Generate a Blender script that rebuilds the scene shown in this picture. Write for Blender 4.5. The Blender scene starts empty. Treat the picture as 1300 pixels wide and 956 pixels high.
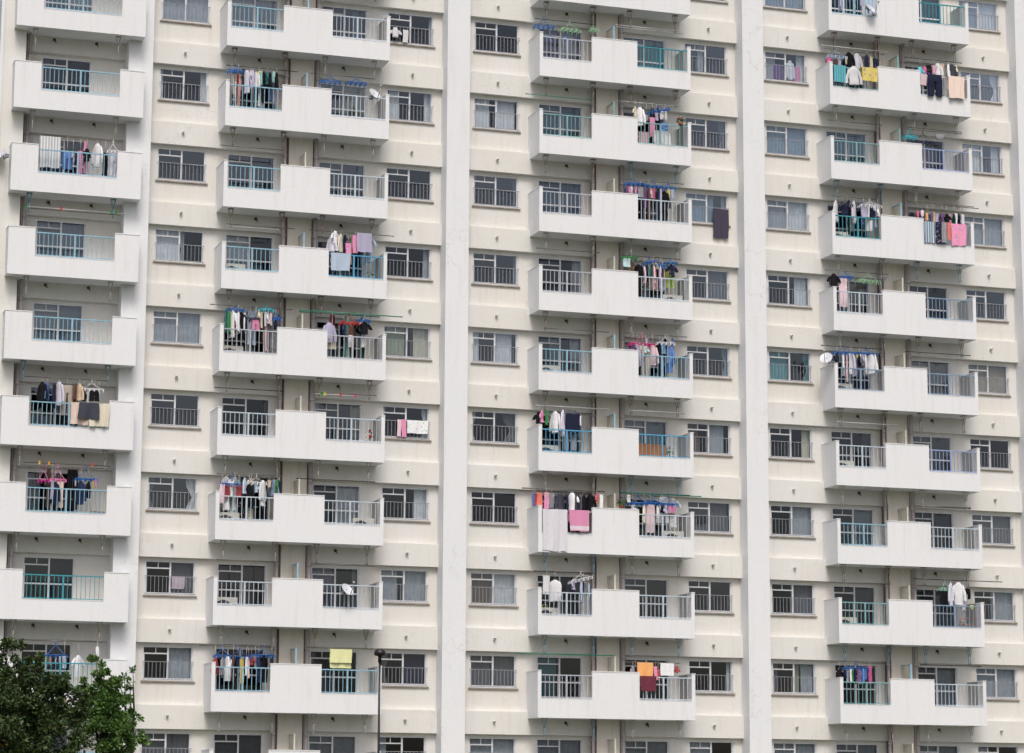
import bpy, bmesh, math, random
from mathutils import Vector, Matrix
random.seed(7)
R = math.radians
scene = bpy.context.scene
COL = scene.collection

# ------------------------------------------------------------------ layout of the slab block (metres)
BAY = 10.812          # width of one structural bay (two flats)
FLOOR = 2.7           # storey height
GZ = 8.95             # height of the window sill of storey row 7 above the ground
ROWS = range(-1, 10)  # storeys with openings, -1 is the highest one in the picture
def sill(r): return (7 - r) * FLOOR + GZ
def bx0(b): return b * BAY
COLS = {'A': -1, 'B': 0, 'C': 1, 'D': 2}
def colx(c): return bx0(max(0, COLS[c]))

# ------------------------------------------------------------------ helpers
class MB:
    def __init__(s): s.v = []; s.f = []; s.sm = []
    def face(s, pts, smooth=False):
        n = len(s.v); s.v += [tuple(p) for p in pts]; s.f.append(tuple(range(n, n + len(pts)))); s.sm.append(smooth)
    def box(s, x0, x1, y0, y1, z0, z1):
        n = len(s.v)
        s.v += [(x0,y0,z0),(x1,y0,z0),(x1,y1,z0),(x0,y1,z0),(x0,y0,z1),(x1,y0,z1),(x1,y1,z1),(x0,y1,z1)]
        for f in ((0,3,2,1),(4,5,6,7),(0,1,5,4),(1,2,6,5),(2,3,7,6),(3,0,4,7)):
            s.f.append(tuple(n + i for i in f)); s.sm.append(False)
    def tube(s, a, b, r, n=8, r2=None, cap=True):
        a = Vector(a); b = Vector(b); d = (b - a).normalized(); r2 = r if r2 is None else r2
        u = d.orthogonal().normalized(); w = d.cross(u); k = len(s.v)
        for i in range(n):
            t = 2 * math.pi * i / n; q = u * math.cos(t) + w * math.sin(t)
            s.v.append(tuple(a + q * r)); s.v.append(tuple(b + q * r2))
        for i in range(n):
            j = (i + 1) % n
            s.f.append((k+2*i, k+2*j, k+2*j+1, k+2*i+1)); s.sm.append(n > 4)
        if cap:
            s.f.append(tuple(k+2*i for i in range(n))[::-1]); s.sm.append(False)
            s.f.append(tuple(k+2*i+1 for i in range(n))); s.sm.append(False)
    def path(s, pts, r, n=5):
        for a, b in zip(pts, pts[1:]): s.tube(a, b, r, n)
    def prism(s, outline, y0, y1):
        """outline in x,z; extruded along y"""
        n = len(outline); k = len(s.v)
        s.v += [(x, y0, z) for x, z in outline] + [(x, y1, z) for x, z in outline]
        s.f.append(tuple(range(k, k+n))); s.sm.append(False)
        s.f.append(tuple(range(k+n, k+2*n))[::-1]); s.sm.append(False)
        for i in range(n):
            j = (i+1) % n
            s.f.append((k+j, k+i, k+n+i, k+n+j)); s.sm.append(False)
    def grid(s, P, smooth=True, wrap=False):
        """P[i][j] points"""
        k = len(s.v); m = len(P[0])
        for row in P: s.v += [tuple(p) for p in row]
        for i in range(len(P)-1):
            for j in range(m if wrap else m-1):
                j2 = (j+1) % m
                s.f.append((k+i*m+j, k+i*m+j2, k+(i+1)*m+j2, k+(i+1)*m+j)); s.sm.append(smooth)
    def lathe(s, prof, c=(0,0,0), n=16):
        P = [[(c[0]+r*math.cos(2*math.pi*i/n), c[1]+r*math.sin(2*math.pi*i/n), c[2]+z) for i in range(n)] for r, z in prof]
        s.grid(P, True, True)
    def mesh(s, name, mat):
        me = bpy.data.meshes.new(name); me.from_pydata(s.v, [], s.f); me.update()
        me.polygons.foreach_set('use_smooth', s.sm)
        bm = bmesh.new(); bm.from_mesh(me); bmesh.ops.recalc_face_normals(bm, faces=bm.faces); bm.to_mesh(me); bm.free()
        me.materials.append(mat); return me
def link(name, me, parent=None, loc=(0,0,0), rz=0.0):
    o = bpy.data.objects.new(name, me); COL.objects.link(o)
    if parent is not None: o.parent = parent
    o.location = loc; o.rotation_euler = (0, 0, rz); return o
def tag(o, label, cat, group=None):
    o['label'] = label; o['category'] = cat
    if group: o['group'] = group
    return o

# ------------------------------------------------------------------ materials
def lin(c):
    c = c / 255.0
    return c / 12.92 if c <= .04045 else ((c + .055) / 1.055) ** 2.4
def rgb(r, g, b): return (lin(r), lin(g), lin(b), 1)
def newmat(name):
    m = bpy.data.materials.new(name); m.use_nodes = True
    nt = m.node_tree; b = nt.nodes['Principled BSDF']; return m, nt, b
def N(nt, t, **k):
    n = nt.nodes.new(t)
    for a, v in k.items(): setattr(n, a, v)
    return n
def mix(nt, fac, a, b, mode='MIX'):
    n = N(nt, 'ShaderNodeMix', data_type='RGBA', blend_type=mode)
    for s, v in ((0, fac), (6, a), (7, b)):
        if hasattr(v, 'is_linked'): nt.links.new(v, n.inputs[s])
        else: n.inputs[s].default_value = v
    return n.outputs[2]
def noise(nt, vec, scale, detail=4, rough=.55):
    n = N(nt, 'ShaderNodeTexNoise'); n.inputs['Scale'].default_value = scale
    n.inputs['Detail'].default_value = detail; n.inputs['Roughness'].default_value = rough
    nt.links.new(vec, n.inputs['Vector']); return n.outputs[0]
def ramp(nt, v, a, b, c0=(0,0,0,1), c1=(1,1,1,1)):
    n = N(nt, 'ShaderNodeValToRGB'); e = n.color_ramp.elements
    e[0].position = a; e[1].position = b; e[0].color = c0; e[1].color = c1
    nt.links.new(v, n.inputs[0]); return n.outputs[0]
def painted_concrete(name, base, dirt, amount=.35, streak=.35, warm=None, cracks=0.0):
    m, nt, b = newmat(name)
    g = N(nt, 'ShaderNodeNewGeometry'); pos = g.outputs['Position']
    mp = N(nt, 'ShaderNodeMapping'); mp.inputs['Scale'].default_value = (1, 1, .09); nt.links.new(pos, mp.inputs[0])
    c = base
    big = ramp(nt, noise(nt, pos, .55, 5), .38, .68)
    v = mix(nt, big, c, warm or tuple(x * .93 for x in base[:3]) + (1,))
    st = ramp(nt, noise(nt, mp.outputs[0], 5.0, 6, .62), .52, .80)
    sf = N(nt, 'ShaderNodeMath', operation='MULTIPLY'); sf.inputs[1].default_value = streak; nt.links.new(st, sf.inputs[0])
    v = mix(nt, sf.outputs[0], v, dirt)
    bl = ramp(nt, noise(nt, pos, 2.3, 7, .68), .60, .86)
    bf = N(nt, 'ShaderNodeMath', operation='MULTIPLY'); bf.inputs[1].default_value = amount; nt.links.new(bl, bf.inputs[0])
    v = mix(nt, bf.outputs[0], v, dirt)
    fine = ramp(nt, noise(nt, pos, 26, 3), .3, .7, (.95,.95,.95,1), (1.03,1.03,1.03,1))
    v = mix(nt, 1.0, v, fine, 'MULTIPLY')
    if cracks:
        vo = N(nt, 'ShaderNodeTexVoronoi', feature='DISTANCE_TO_EDGE'); vo.inputs['Scale'].default_value = .8
        wob = N(nt, 'ShaderNodeVectorMath', operation='ADD'); nt.links.new(pos, wob.inputs[0])
        nn = N(nt, 'ShaderNodeTexNoise'); nn.inputs['Scale'].default_value = 2.2; nt.links.new(pos, nn.inputs['Vector']); nt.links.new(nn.outputs[1], wob.inputs[1])
        nt.links.new(wob.outputs[0], vo.inputs['Vector'])
        cr = ramp(nt, vo.outputs['Distance'], .004, .016, (1,1,1,1), (0,0,0,1))
        msk = ramp(nt, noise(nt, pos, .35, 2), .52, .6)
        mm = N(nt, 'ShaderNodeMath', operation='MULTIPLY'); nt.links.new(cr, mm.inputs[0]); nt.links.new(msk, mm.inputs[1])
        m2 = N(nt, 'ShaderNodeMath', operation='MULTIPLY'); m2.inputs[1].default_value = cracks; nt.links.new(mm.outputs[0], m2.inputs[0])
        v = mix(nt, m2.outputs[0], v, dirt)
    nt.links.new(v, b.inputs['Base Color']); b.inputs['Roughness'].default_value = .85
    bp = N(nt, 'ShaderNodeBump'); bp.inputs['Strength'].default_value = .25; bp.inputs['Distance'].default_value = .01
    nt.links.new(noise(nt, pos, 14, 5), bp.inputs['Height']); nt.links.new(bp.outputs[0], b.inputs['Normal'])
    return m
def plain(name, c, rough=.5, metal=0, var=.12, scale=3.0):
    m, nt, b = newmat(name)
    g = N(nt, 'ShaderNodeNewGeometry')
    f = ramp(nt, noise(nt, g.outputs['Position'], scale, 4), .35, .7, (1-var,)*3+(1,), (1+var*.3,)*3+(1,))
    nt.links.new(mix(nt, 1.0, c, f, 'MULTIPLY'), b.inputs['Base Color'])
    b.inputs['Roughness'].default_value = rough; b.inputs['Metallic'].default_value = metal
    return m
M = {}
M['wall'] = painted_concrete('beige_wall_paint', (.735,.727,.71,1), (.46,.41,.34,1), .24, .30, (.72,.69,.635,1), .2)
M['beam'] = painted_concrete('cream_beam_paint', (.74,.735,.715,1), (.46,.42,.36,1), .2, .26, (.725,.71,.67,1), .2)
M['pilaster'] = painted_concrete('white_pilaster_paint', (.79,.80,.825,1), (.58,.56,.53,1), .26, .26, (.775,.79,.82,1), .45)
M['pier'] = painted_concrete('beige_pier_paint', (.75,.715,.655,1), (.44,.38,.30,1), .28, .4)
M['balcony'] = painted_concrete('white_balcony_paint', (.80,.81,.835,1), (.54,.50,.44,1), .22, .32, (.785,.795,.82,1))
M['roof'] = painted_concrete('grey_roof', (.3,.3,.29,1), (.15,.15,.15,1))
M['frame'] = plain('aluminium_window_frame', (.74,.75,.78,1), .38, .1, .1)
M['sill'] = plain('weathered_brown_sill', rgb(158, 148, 138), .7, 0, .3, 6)
M['guard'] = plain('dull_aluminium_guard_rail', (.31,.32,.35,1), .5, .1, .15)
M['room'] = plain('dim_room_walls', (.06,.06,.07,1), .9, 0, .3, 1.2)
M['pipe'] = plain('pale_drainpipe_paint', rgb(176, 168, 170), .55, 0, .25, 2)
M['pipe2'] = plain('mauve_drainpipe_paint', rgb(150, 128, 136), .55, 0, .25, 2)
M['vent'] = plain('grey_vent_cap', rgb(212, 209, 202), .5, 0, .2)
M['ventdark'] = plain('dirty_dark_vent', rgb(78, 72, 64), .7, 0, .3)
M['lining'] = painted_concrete('grey_lining', (.40,.39,.37,1), (.22,.21,.19,1), .4, .5)  # mottled grey for the thin sheets on the balconies' inner side walls
M['brown_strip'] = plain('dark_brown_strip', rgb(112, 98, 88), .7, 0, .3, 2)
M['screen'] = plain('off_white_partition_board', rgb(206, 202, 188), .7, 0, .15)
M['iron'] = plain('rusty_bracket_iron', rgb(150, 132, 118), .7, .1, .35, 9)
M['ironblue'] = plain('blue_painted_bracket', rgb(104, 152, 178), .6, .1, .2, 9)
M['ironwhite'] = plain('pale_painted_bracket', rgb(184, 180, 172), .6, .1, .2, 9)
RAIL = {'blue': (146,188,208), 'bright': (84,164,204), 'teal': (60,152,166), 'pale': (194,208,220), 'grey': (182,188,198),
        'peri': (154,172,212), 'sea': (128,172,178), 'slate': (136,160,186)}
for k, c in RAIL.items(): M['rail_' + k] = plain(k + '_railing_paint', rgb(*c), .42, 0, .15, 5)

def glass_mat():
    m, nt, b = newmat('window_glass'); nt.nodes.remove(b); out = nt.nodes['Material Output']
    t = N(nt, 'ShaderNodeBsdfTransparent'); t.inputs[0].default_value = (.80,.85,.90,1)
    g = N(nt, 'ShaderNodeBsdfGlossy'); g.inputs['Roughness'].default_value = .03; g.inputs[0].default_value = (.80,.88,1,1)
    fr = N(nt, 'ShaderNodeFresnel'); fr.inputs['IOR'].default_value = 1.74
    mx = N(nt, 'ShaderNodeMixShader')
    oi = N(nt, 'ShaderNodeObjectInfo'); mr = N(nt, 'ShaderNodeMapRange'); mr.inputs['To Min'].default_value = .7; mr.inputs['To Max'].default_value = 1.7
    nt.links.new(oi.outputs['Random'], mr.inputs[0]); mu = N(nt, 'ShaderNodeMath', operation='MULTIPLY'); nt.links.new(fr.outputs[0], mu.inputs[0]); nt.links.new(mr.outputs[0], mu.inputs[1])
    nt.links.new(mu.outputs[0], mx.inputs[0]); nt.links.new(t.outputs[0], mx.inputs[1]); nt.links.new(g.outputs[0], mx.inputs[2])
    nt.links.new(mx.outputs[0], out.inputs['Surface']); return m
M['glass'] = glass_mat()

CL = {'white':(232,232,236),'lavender':(186,180,214),'pale lavender':(216,212,230),'grey':(150,150,158),'black':(26,26,32),'navy':(28,34,66),
 'blue':(38,106,186),'bright blue':(40,120,205),'dark blue':(26,48,100),'pale blue':(176,196,222),'denim':(112,132,160),'teal':(30,120,126),
 'dark teal':(30,74,84),'pale teal':(150,200,196),'cyan':(60,196,214),'pale cyan':(190,226,230),'mint':(164,212,190),'green':(30,140,58),
 'dark green':(20,84,62),'pale green':(160,206,168),'lime':(176,208,30),'yellow':(232,208,70),'pale yellow':(226,226,160),'off white':(216,213,222),'cream':(232,222,198),'beige':(202,190,160),
 'tan':(206,180,150),'taupe':(178,164,152),'brown':(104,74,60),'peach':(236,210,194),'orange':(246,162,30),'orange red':(224,84,58),
 'red':(206,40,44),'crimson':(164,22,46),'maroon':(110,28,54),'salmon':(226,130,110),'pink':(236,130,184),'hot pink':(224,40,128),
 'pale pink':(232,200,210),'magenta':(196,44,140),'purple':(112,70,140),'purple grey':(76,68,90),'charcoal':(66,68,82),'dark':(70,66,66)}
PAT = ('printed','striped','checked','dotted','and','pastel')
FAB = {}
def fabric(c):
    if c in FAB: return FAB[c]
    words = c.split(); pat = None; base = []
    for w in words:
        if w in PAT: pat = pat or w
        elif pat is None: base.append(w)
    bc = rgb(*CL[' '.join(base)])
    m, nt, b = newmat((c + ' fabric').replace(' ', '_'))
    tc = N(nt, 'ShaderNodeTexCoord'); o = tc.outputs['Object']; v = None
    lum = bc[0]*.3 + bc[1]*.6 + bc[2]*.1
    oi = N(nt, 'ShaderNodeObjectInfo')
    if pat in ('printed', 'pastel', 'dotted'):
        vo = N(nt, 'ShaderNodeTexVoronoi'); vo.inputs['Scale'].default_value = 11 if pat == 'printed' else 7
        ad = N(nt, 'ShaderNodeVectorMath', operation='ADD'); nt.links.new(o, ad.inputs[0]); nt.links.new(oi.outputs['Random'], ad.inputs[1]); nt.links.new(ad.outputs[0], vo.inputs['Vector'])
        hs = N(nt, 'ShaderNodeHueSaturation'); hs.inputs['Saturation'].default_value = 1.1 if pat == 'printed' else .7
        hs.inputs['Value'].default_value = .8; nt.links.new(vo.outputs['Color'], hs.inputs['Color'])
        sp = ramp(nt, vo.outputs['Distance'], .30, .36, (1,1,1,1), (0,0,0,1))
        half = N(nt, 'ShaderNodeMath', operation='MULTIPLY'); half.inputs[1].default_value = .62; nt.links.new(sp, half.inputs[0])
        v = mix(nt, half.outputs[0], bc, hs.outputs[0])
    elif pat in ('striped', 'checked'):
        w = N(nt, 'ShaderNodeTexWave', bands_direction='X'); w.inputs['Scale'].default_value = 3.4; nt.links.new(o, w.inputs['Vector'])
        alt = tuple(x*.6+.02 for x in bc[:3])+(1,) if lum > .3 else tuple(min(.8, x*2.2+.2) for x in bc[:3])+(1,)
        v = mix(nt, ramp(nt, w.outputs['Fac'], .45, .6), bc, alt)
        if pat == 'checked':
            w2 = N(nt, 'ShaderNodeTexWave', bands_direction='Z'); w2.inputs['Scale'].default_value = 3.4; nt.links.new(o, w2.inputs['Vector'])
            fm = N(nt, 'ShaderNodeMath', operation='MULTIPLY'); fm.inputs[1].default_value = .5
            nt.links.new(ramp(nt, w2.outputs['Fac'], .45, .6), fm.inputs[0]); v = mix(nt, fm.outputs[0], v, alt)
    elif pat == 'and':     # a white border near the lower hem
        sx = N(nt, 'ShaderNodeSeparateXYZ'); nt.links.new(o, sx.inputs[0])
        a = N(nt, 'ShaderNodeMath', operation='LESS_THAN'); a.inputs[1].default_value = -.52; nt.links.new(sx.outputs[2], a.inputs[0])
        bb = N(nt, 'ShaderNodeMath', operation='GREATER_THAN'); bb.inputs[1].default_value = -.66; nt.links.new(sx.outputs[2], bb.inputs[0])
        f = N(nt, 'ShaderNodeMath', operation='MULTIPLY'); nt.links.new(a.outputs[0], f.inputs[0]); nt.links.new(bb.outputs[0], f.inputs[1])
        v = mix(nt, f.outputs[0], bc, rgb(236,222,236))
    f2 = ramp(nt, noise(nt, o, 9, 4), .3, .75, (.93,.93,.93,1), (1.03,1.03,1.03,1))
    v = mix(nt, 1.0, v if v is not None else bc, f2, 'MULTIPLY')
    hv = N(nt, 'ShaderNodeHueSaturation'); nt.links.new(v, hv.inputs['Color'])
    mr = N(nt, 'ShaderNodeMapRange'); mr.inputs['To Min'].default_value = .82; mr.inputs['To Max'].default_value = 1.08
    nt.links.new(oi.outputs['Random'], mr.inputs[0]); nt.links.new(mr.outputs[0], hv.inputs['Value']); hv.inputs['Saturation'].default_value = .82
    nt.links.new(hv.outputs[0], b.inputs['Base Color']); b.inputs['Roughness'].default_value = .95
    b.inputs['Specular IOR Level'].default_value = .2
    FAB[c] = m; return m
PLA = {}
def plastic(c):
    if c not in PLA:
        PLA[c] = plain((c + ' plastic').replace(' ', '_'), rgb(*CL[c]), .35, 0, .1)
    return PLA[c]
CURT = {'white':(226,226,226),'grey':(172,176,180),'cream':(214,206,184),'tan':(170,156,138),'teal':(96,156,160),'bluegrey':(140,158,172),
        'brown':(112,94,82),'dim':(108,108,112),'navy':(44,46,70),'bamboo':(178,118,70),'lilac':(160,150,176),'green':(160,166,140)}
for k, c in CURT.items():
    m = plain(k + '_curtain', rgb(*c), .95, 0, .12, 5); M['cur_' + k] = m
LAUNDRY=[
('A', 2, '', 'towel', 'white striped', -3.61, 0.91, 0.66, 1.02, 'p', 0.03),
('A', 2, '', 'shorts', 'blue', -3.05, 0.46, 0.29, 0.57, 'p', 0.49),
('A', 2, '', 'shirt', 'lavender', -2.86, 0.5, 0.1, 0.34, 'p', 0.44),
('A', 2, '', 'towel', 'pink checked', -2.64, 0.52, 0.13, 0.75, 'p', 0.42),
('A', 2, '', 'tee', 'black', -2.42, 0.62, 0.28, 0.41, 'p', 0.33),
('A', 2, '', 'pants', 'pink', -2.44, 0.88, 0.14, 1.05, 'b', 0.06),
('A', 2, '', 'shirt', 'white', -2.09, 0.83, 0.19, 0.78, 'p', 0.11),
('A', 2, '', 'pants', 'black', -1.84, 0.51, 0.21, 0.75, 'p', 0.43),
('A', 2, '', 'pants', 'pale lavender', -1.57, 0.53, 0.25, 0.75, 'p', 0.41),
('A', 5, '', 'shirt', 'black', -3.58, 1.08, 0.16, 0.6, 'p', 0.13),
('A', 5, '', 'shirt', 'blue', -3.41, 1.09, 0.18, 0.57, 'p', 0.12),
('A', 5, '', 'shirt', 'navy', -3.19, 1.1, 0.12, 0.8, 'p', 0.11),
('A', 5, '', 'shirt', 'pale lavender', -3.06, 1.11, 0.14, 0.75, 'p', 0.1),
('A', 5, '', 'pants', 'taupe', -2.79, 1.02, 0.37, 0.96, 'p', 0.19),
('A', 5, '', 'shirt', 'brown', -2.53, 1.11, 0.16, 0.55, 'p', 0.1),
('A', 5, '', 'shirt', 'tan', -2.42, 1.09, 0.06, 0.55, 'p', 0.12),
('A', 5, '', 'tee', 'black', -2.27, 0.9, 0.22, 0.35, 'p', 0.31),
('A', 5, '', 'towel', 'white', -2.12, 0.91, 0.06, 0.55, 'p', 0.3),
('A', 5, '', 'shorts', 'black', -1.94, 0.89, 0.3, 0.34, 'p', 0.32),
('A', 5, '', 'towel', 'pale blue', -1.78, 0.93, 0.07, 0.25, 'p', 0.28),
('A', 5, '', 'blanket', 'peach', -2.43, 0.43, 0.57, 0.69, 'r', 0),
('A', 5, '', 'blanket', 'cream', -1.82, 0.43, 0.63, 0.72, 'r', 0),
('A', 5, '', 'skirt', 'charcoal', -2.16, 0.43, 0.62, 0.52, 'r', 0),
('A', 6, '', 'towel', 'lavender', -3.16, 0.68, 0.09, 0.59, 'p', 0.46),
('A', 6, '', 'shirt', 'navy', -3.06, 0.65, 0.12, 0.73, 'p', 0.49),
('A', 6, '', 'towel', 'peach', -2.9, 0.68, 0.21, 0.83, 'p', 0.46),
('A', 6, '', 'pants', 'black', -2.5, 1.08, 0.35, 1.26, 'b', 0.06),
('A', 6, '', 'shirt', 'dark blue', -2.27, 0.7, 0.15, 0.74, 'p', 0.44),
('A', 6, '', 'tee', 'black', -2.02, 0.71, 0.2, 0.52, 'p', 0.43),
('A', 6, '', 'sock', 'yellow', -1.87, 0.77, 0.05, 0.37, 'p', 0.38),
('A', 6, '', 'sock', 'pink', -1.8, 0.8, 0.07, 0.27, 'p', 0.35),
('A', 6, '', 'sock', 'white', -2.43, 0.74, 0.04, 0.2, 'p', 0.4),
('A', 6, '', 'towel', 'brown', -3.24, 1.08, 0.11, 1.24, 'b', 0.06),
('A', 8, '', 'sock', 'green', -3.1, 0.62, 0.07, 0.27, 'p', 0.49),
('A', 8, '', 'sock', 'pink', -3.02, 0.61, 0.06, 0.25, 'p', 0.5),
('A', 8, '', 'sock', 'white', -2.85, 0.63, 0.04, 0.25, 'p', 0.48),
('A', 8, '', 'sock', 'lavender', -2.73, 0.63, 0.07, 0.25, 'p', 0.48),
('A', 8, '', 'towel', 'pale blue', -2.59, 0.65, 0.12, 0.39, 'p', 0.46),
('A', 8, '', 'tee', 'white', -2.15, 0.68, 0.39, 0.66, 'p', 0.43),
('B', 1, 'L', 'towel', 'grey', 2.22, 0.85, 0.06, 1.06, 'p', 0.28),
('B', 1, 'L', 'towel', 'tan', 2.29, 0.84, 0.06, 0.68, 'p', 0.3),
('B', 1, 'L', 'towel', 'white', 2.38, 0.87, 0.04, 1.08, 'p', 0.27),
('B', 1, 'L', 'towel', 'maroon', 2.43, 0.85, 0.05, 1.11, 'p', 0.29),
('B', 1, 'L', 'towel', 'salmon', 2.5, 0.86, 0.07, 1.11, 'p', 0.28),
('B', 1, 'L', 'pants', 'dark teal', 2.65, 1.08, 0.07, 1.19, 'b', 0.06),
('B', 1, 'L', 'shirt', 'pale lavender', 2.74, 1.03, 0.19, 0.78, 'p', 0.11),
('B', 1, 'L', 'shirt', 'white', 2.86, 1.0, 0.06, 0.33, 'p', 0.14),
('B', 1, 'L', 'shirt', 'lavender', 2.94, 1.03, 0.09, 0.58, 'p', 0.11),
('B', 1, 'L', 'shirt', 'white', 3.05, 1.0, 0.08, 0.55, 'p', 0.14),
('B', 1, 'L', 'towel', 'yellow', 3.12, 1.0, 0.06, 0.47, 'p', 0.14),
('B', 1, 'L', 'shirt', 'pale teal', 3.21, 1.03, 0.07, 0.51, 'p', 0.11),
('B', 1, 'L', 'pants', 'black', 3.32, 1.02, 0.12, 1.01, 'p', 0.12),
('B', 1, 'L', 'shirt', 'teal', 3.41, 1.03, 0.06, 0.45, 'p', 0.11),
('B', 1, 'L', 'shirt', 'black', 3.52, 1.02, 0.13, 0.54, 'p', 0.12),
('B', 1, 'L', 'shirt', 'pale teal', 3.64, 1.07, 0.1, 0.39, 'p', 0.07),
('B', 1, 'L', 'shirt', 'black', 3.73, 1.02, 0.08, 0.52, 'p', 0.12),
('B', 1, 'L', 'tee', 'blue printed', 3.58, 1.08, 0.22, 0.94, 'b', 0.06),
('B', 1, 'L', 'towel', 'lavender', 3.76, 1.08, 0.13, 0.96, 'b', 0.06),
('B', 1, 'L', 'shorts', 'white printed', 3.27, 1.08, 0.24, 1.22, 'b', 0.06),
('B', 3, 'R', 'tee', 'white printed', 5.79, 1.22, 0.27, 0.42, 'f', 0),
('B', 3, 'R', 'shirt', 'pale lavender', 5.69, 1.06, 0.19, 0.53, 'p', 0.17),
('B', 3, 'R', 'shirt', 'cream', 6.01, 1.16, 0.27, 0.62, 'p', 0.06),
('B', 3, 'R', 'pants', 'navy', 6.2, 1.16, 0.1, 0.82, 'b', 0.06),
('B', 3, 'R', 'towel', 'pink printed', 6.29, 0.88, 0.2, 0.35, 'p', 0.34),
('B', 3, 'R', 'towel', 'pink', 6.48, 1.14, 0.17, 0.6, 'p', 0.08),
('B', 3, 'R', 'towel', 'lavender', 6.78, 1.22, 0.51, 0.64, 'f', 0),
('B', 3, 'R', 'towel', 'pale blue', 5.92, 0.43, 0.66, 0.58, 'r', 0),
('B', 3, 'R', 'towel', 'tan', 6.44, 1.16, 0.06, 0.95, 'b', 0.06),
('B', 3, 'R', 'pants', 'denim', 6.81, 1.16, 0.17, 0.9, 'b', 0.06),
('B', 3, 'R', 'tee', 'pale blue', 7.03, 1.16, 0.23, 0.84, 'b', 0.06),
('B', 4, 'L', 'shirt', 'green', 2.32, 1.03, 0.13, 0.73, 'p', 0.17),
('B', 4, 'L', 'shorts', 'teal', 2.31, 1.14, 0.14, 0.8, 'b', 0.06),
('B', 4, 'L', 'shirt', 'white', 2.44, 1.06, 0.13, 0.89, 'p', 0.14),
('B', 4, 'L', 'shirt', 'maroon', 2.55, 1.0, 0.09, 0.63, 'p', 0.2),
('B', 4, 'L', 'shirt', 'white', 2.63, 1.02, 0.06, 0.7, 'p', 0.18),
('B', 4, 'L', 'shirt', 'black', 2.74, 1.02, 0.13, 0.86, 'p', 0.19),
('B', 4, 'L', 'shirt', 'white', 2.85, 1.07, 0.08, 0.69, 'p', 0.14),
('B', 4, 'L', 'shorts', 'pink', 3.21, 0.79, 0.26, 0.32, 'p', 0.41),
('B', 4, 'L', 'pants', 'pale blue', 3.15, 1.14, 0.29, 1.12, 'b', 0.06),
('B', 4, 'L', 'shirt', 'cream', 3.32, 1.12, 0.06, 0.28, 'p', 0.08),
('B', 4, 'L', 'towel', 'cream', 3.42, 1.08, 0.07, 0.52, 'p', 0.12),
('B', 4, 'L', 'towel', 'white', 3.52, 1.07, 0.06, 0.46, 'p', 0.13),
('B', 4, 'L', 'shirt', 'pale lavender', 3.62, 1.07, 0.1, 0.37, 'p', 0.13),
('B', 4, 'L', 'towel', 'peach', 3.73, 1.08, 0.07, 0.41, 'p', 0.12),
('B', 4, 'L', 'pants', 'brown', 3.53, 1.14, 0.05, 0.99, 'b', 0.06),
('B', 4, 'L', 'pants', 'pale pink', 3.6, 1.14, 0.07, 1.33, 'b', 0.06),
('B', 4, 'L', 'pants', 'grey', 3.71, 1.14, 0.13, 1.32, 'b', 0.06),
('B', 4, 'L', 'towel', 'grey printed', 3.9, 1.14, 0.23, 1.18, 'b', 0.06),
('B', 4, 'L', 'tee', 'navy', 3.87, 0.85, 0.15, 0.33, 'p', 0.35),
('B', 4, 'R', 'shirt', 'lavender', 5.64, 0.85, 0.46, 0.66, 'f', 0),
('B', 4, 'R', 'shorts', 'maroon', 5.82, 1.17, 0.24, 0.95, 'b', 0.06),
('B', 4, 'R', 'skirt', 'cream', 5.76, 0.28, 0.26, 0.29, 'p', 0.95),
('B', 4, 'R', 'shirt', 'dark blue', 6.17, 0.84, 0.13, 0.31, 'p', 0.38),
('B', 4, 'R', 'pants', 'teal', 6.27, 1.16, 0.09, 1.34, 'b', 0.06),
('B', 4, 'R', 'shirt', 'brown', 6.45, 0.88, 0.37, 0.82, 'p', 0.34),
('B', 4, 'R', 'towel', 'pale lavender', 6.36, 0.48, 0.13, 0.4, 'f', 0),
('B', 4, 'R', 'pants', 'mint', 6.37, 1.16, 0.23, 1.37, 'b', 0.06),
('B', 4, 'R', 'tee', 'black', 6.85, 0.98, 0.38, 0.43, 'p', 0.23),
('B', 4, 'R', 'tee', 'white', 6.9, 1.15, 0.34, 1.0, 'b', 0.06),
('B', 4, 'R', 'pants', 'dark green', 6.86, 1.15, 0.21, 1.35, 'b', 0.06),
('B', 6, 'L', 'towel', 'pale pink', 2.24, 0.81, 0.16, 0.61, 'p', 0.34),
('B', 6, 'L', 'towel', 'crimson', 2.41, 0.83, 0.18, 0.45, 'p', 0.32),
('B', 6, 'L', 'towel', 'white', 2.54, 0.83, 0.06, 0.34, 'p', 0.33),
('B', 6, 'L', 'towel', 'grey printed', 2.64, 0.79, 0.09, 0.53, 'p', 0.36),
('B', 6, 'L', 'towel', 'crimson', 2.79, 0.8, 0.2, 0.4, 'p', 0.35),
('B', 6, 'L', 'shirt', 'white', 2.41, 1.09, 0.26, 1.08, 'b', 0.06),
('B', 6, 'L', 'tee', 'white', 2.72, 1.09, 0.24, 1.08, 'b', 0.06),
('B', 6, 'L', 'shirt', 'pale blue', 2.98, 1.05, 0.16, 0.52, 'p', 0.11),
('B', 6, 'L', 'shirt', 'black', 3.11, 0.85, 0.06, 0.73, 'p', 0.3),
('B', 6, 'L', 'towel', 'grey', 3.19, 0.8, 0.07, 0.73, 'p', 0.36),
('B', 6, 'L', 'pants', 'dark teal', 3.26, 0.84, 0.08, 0.75, 'p', 0.31),
('B', 6, 'L', 'tee', 'pale blue', 3.35, 0.88, 0.1, 0.3, 'p', 0.27),
('B', 6, 'L', 'shirt', 'white', 3.55, 0.98, 0.3, 0.83, 'f', 0),
('B', 6, 'L', 'towel', 'tan', 3.78, 1.0, 0.09, 0.22, 'p', 0.15),
('B', 6, 'L', 'shirt', 'denim', 3.93, 1.04, 0.17, 0.53, 'p', 0.11),
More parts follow.
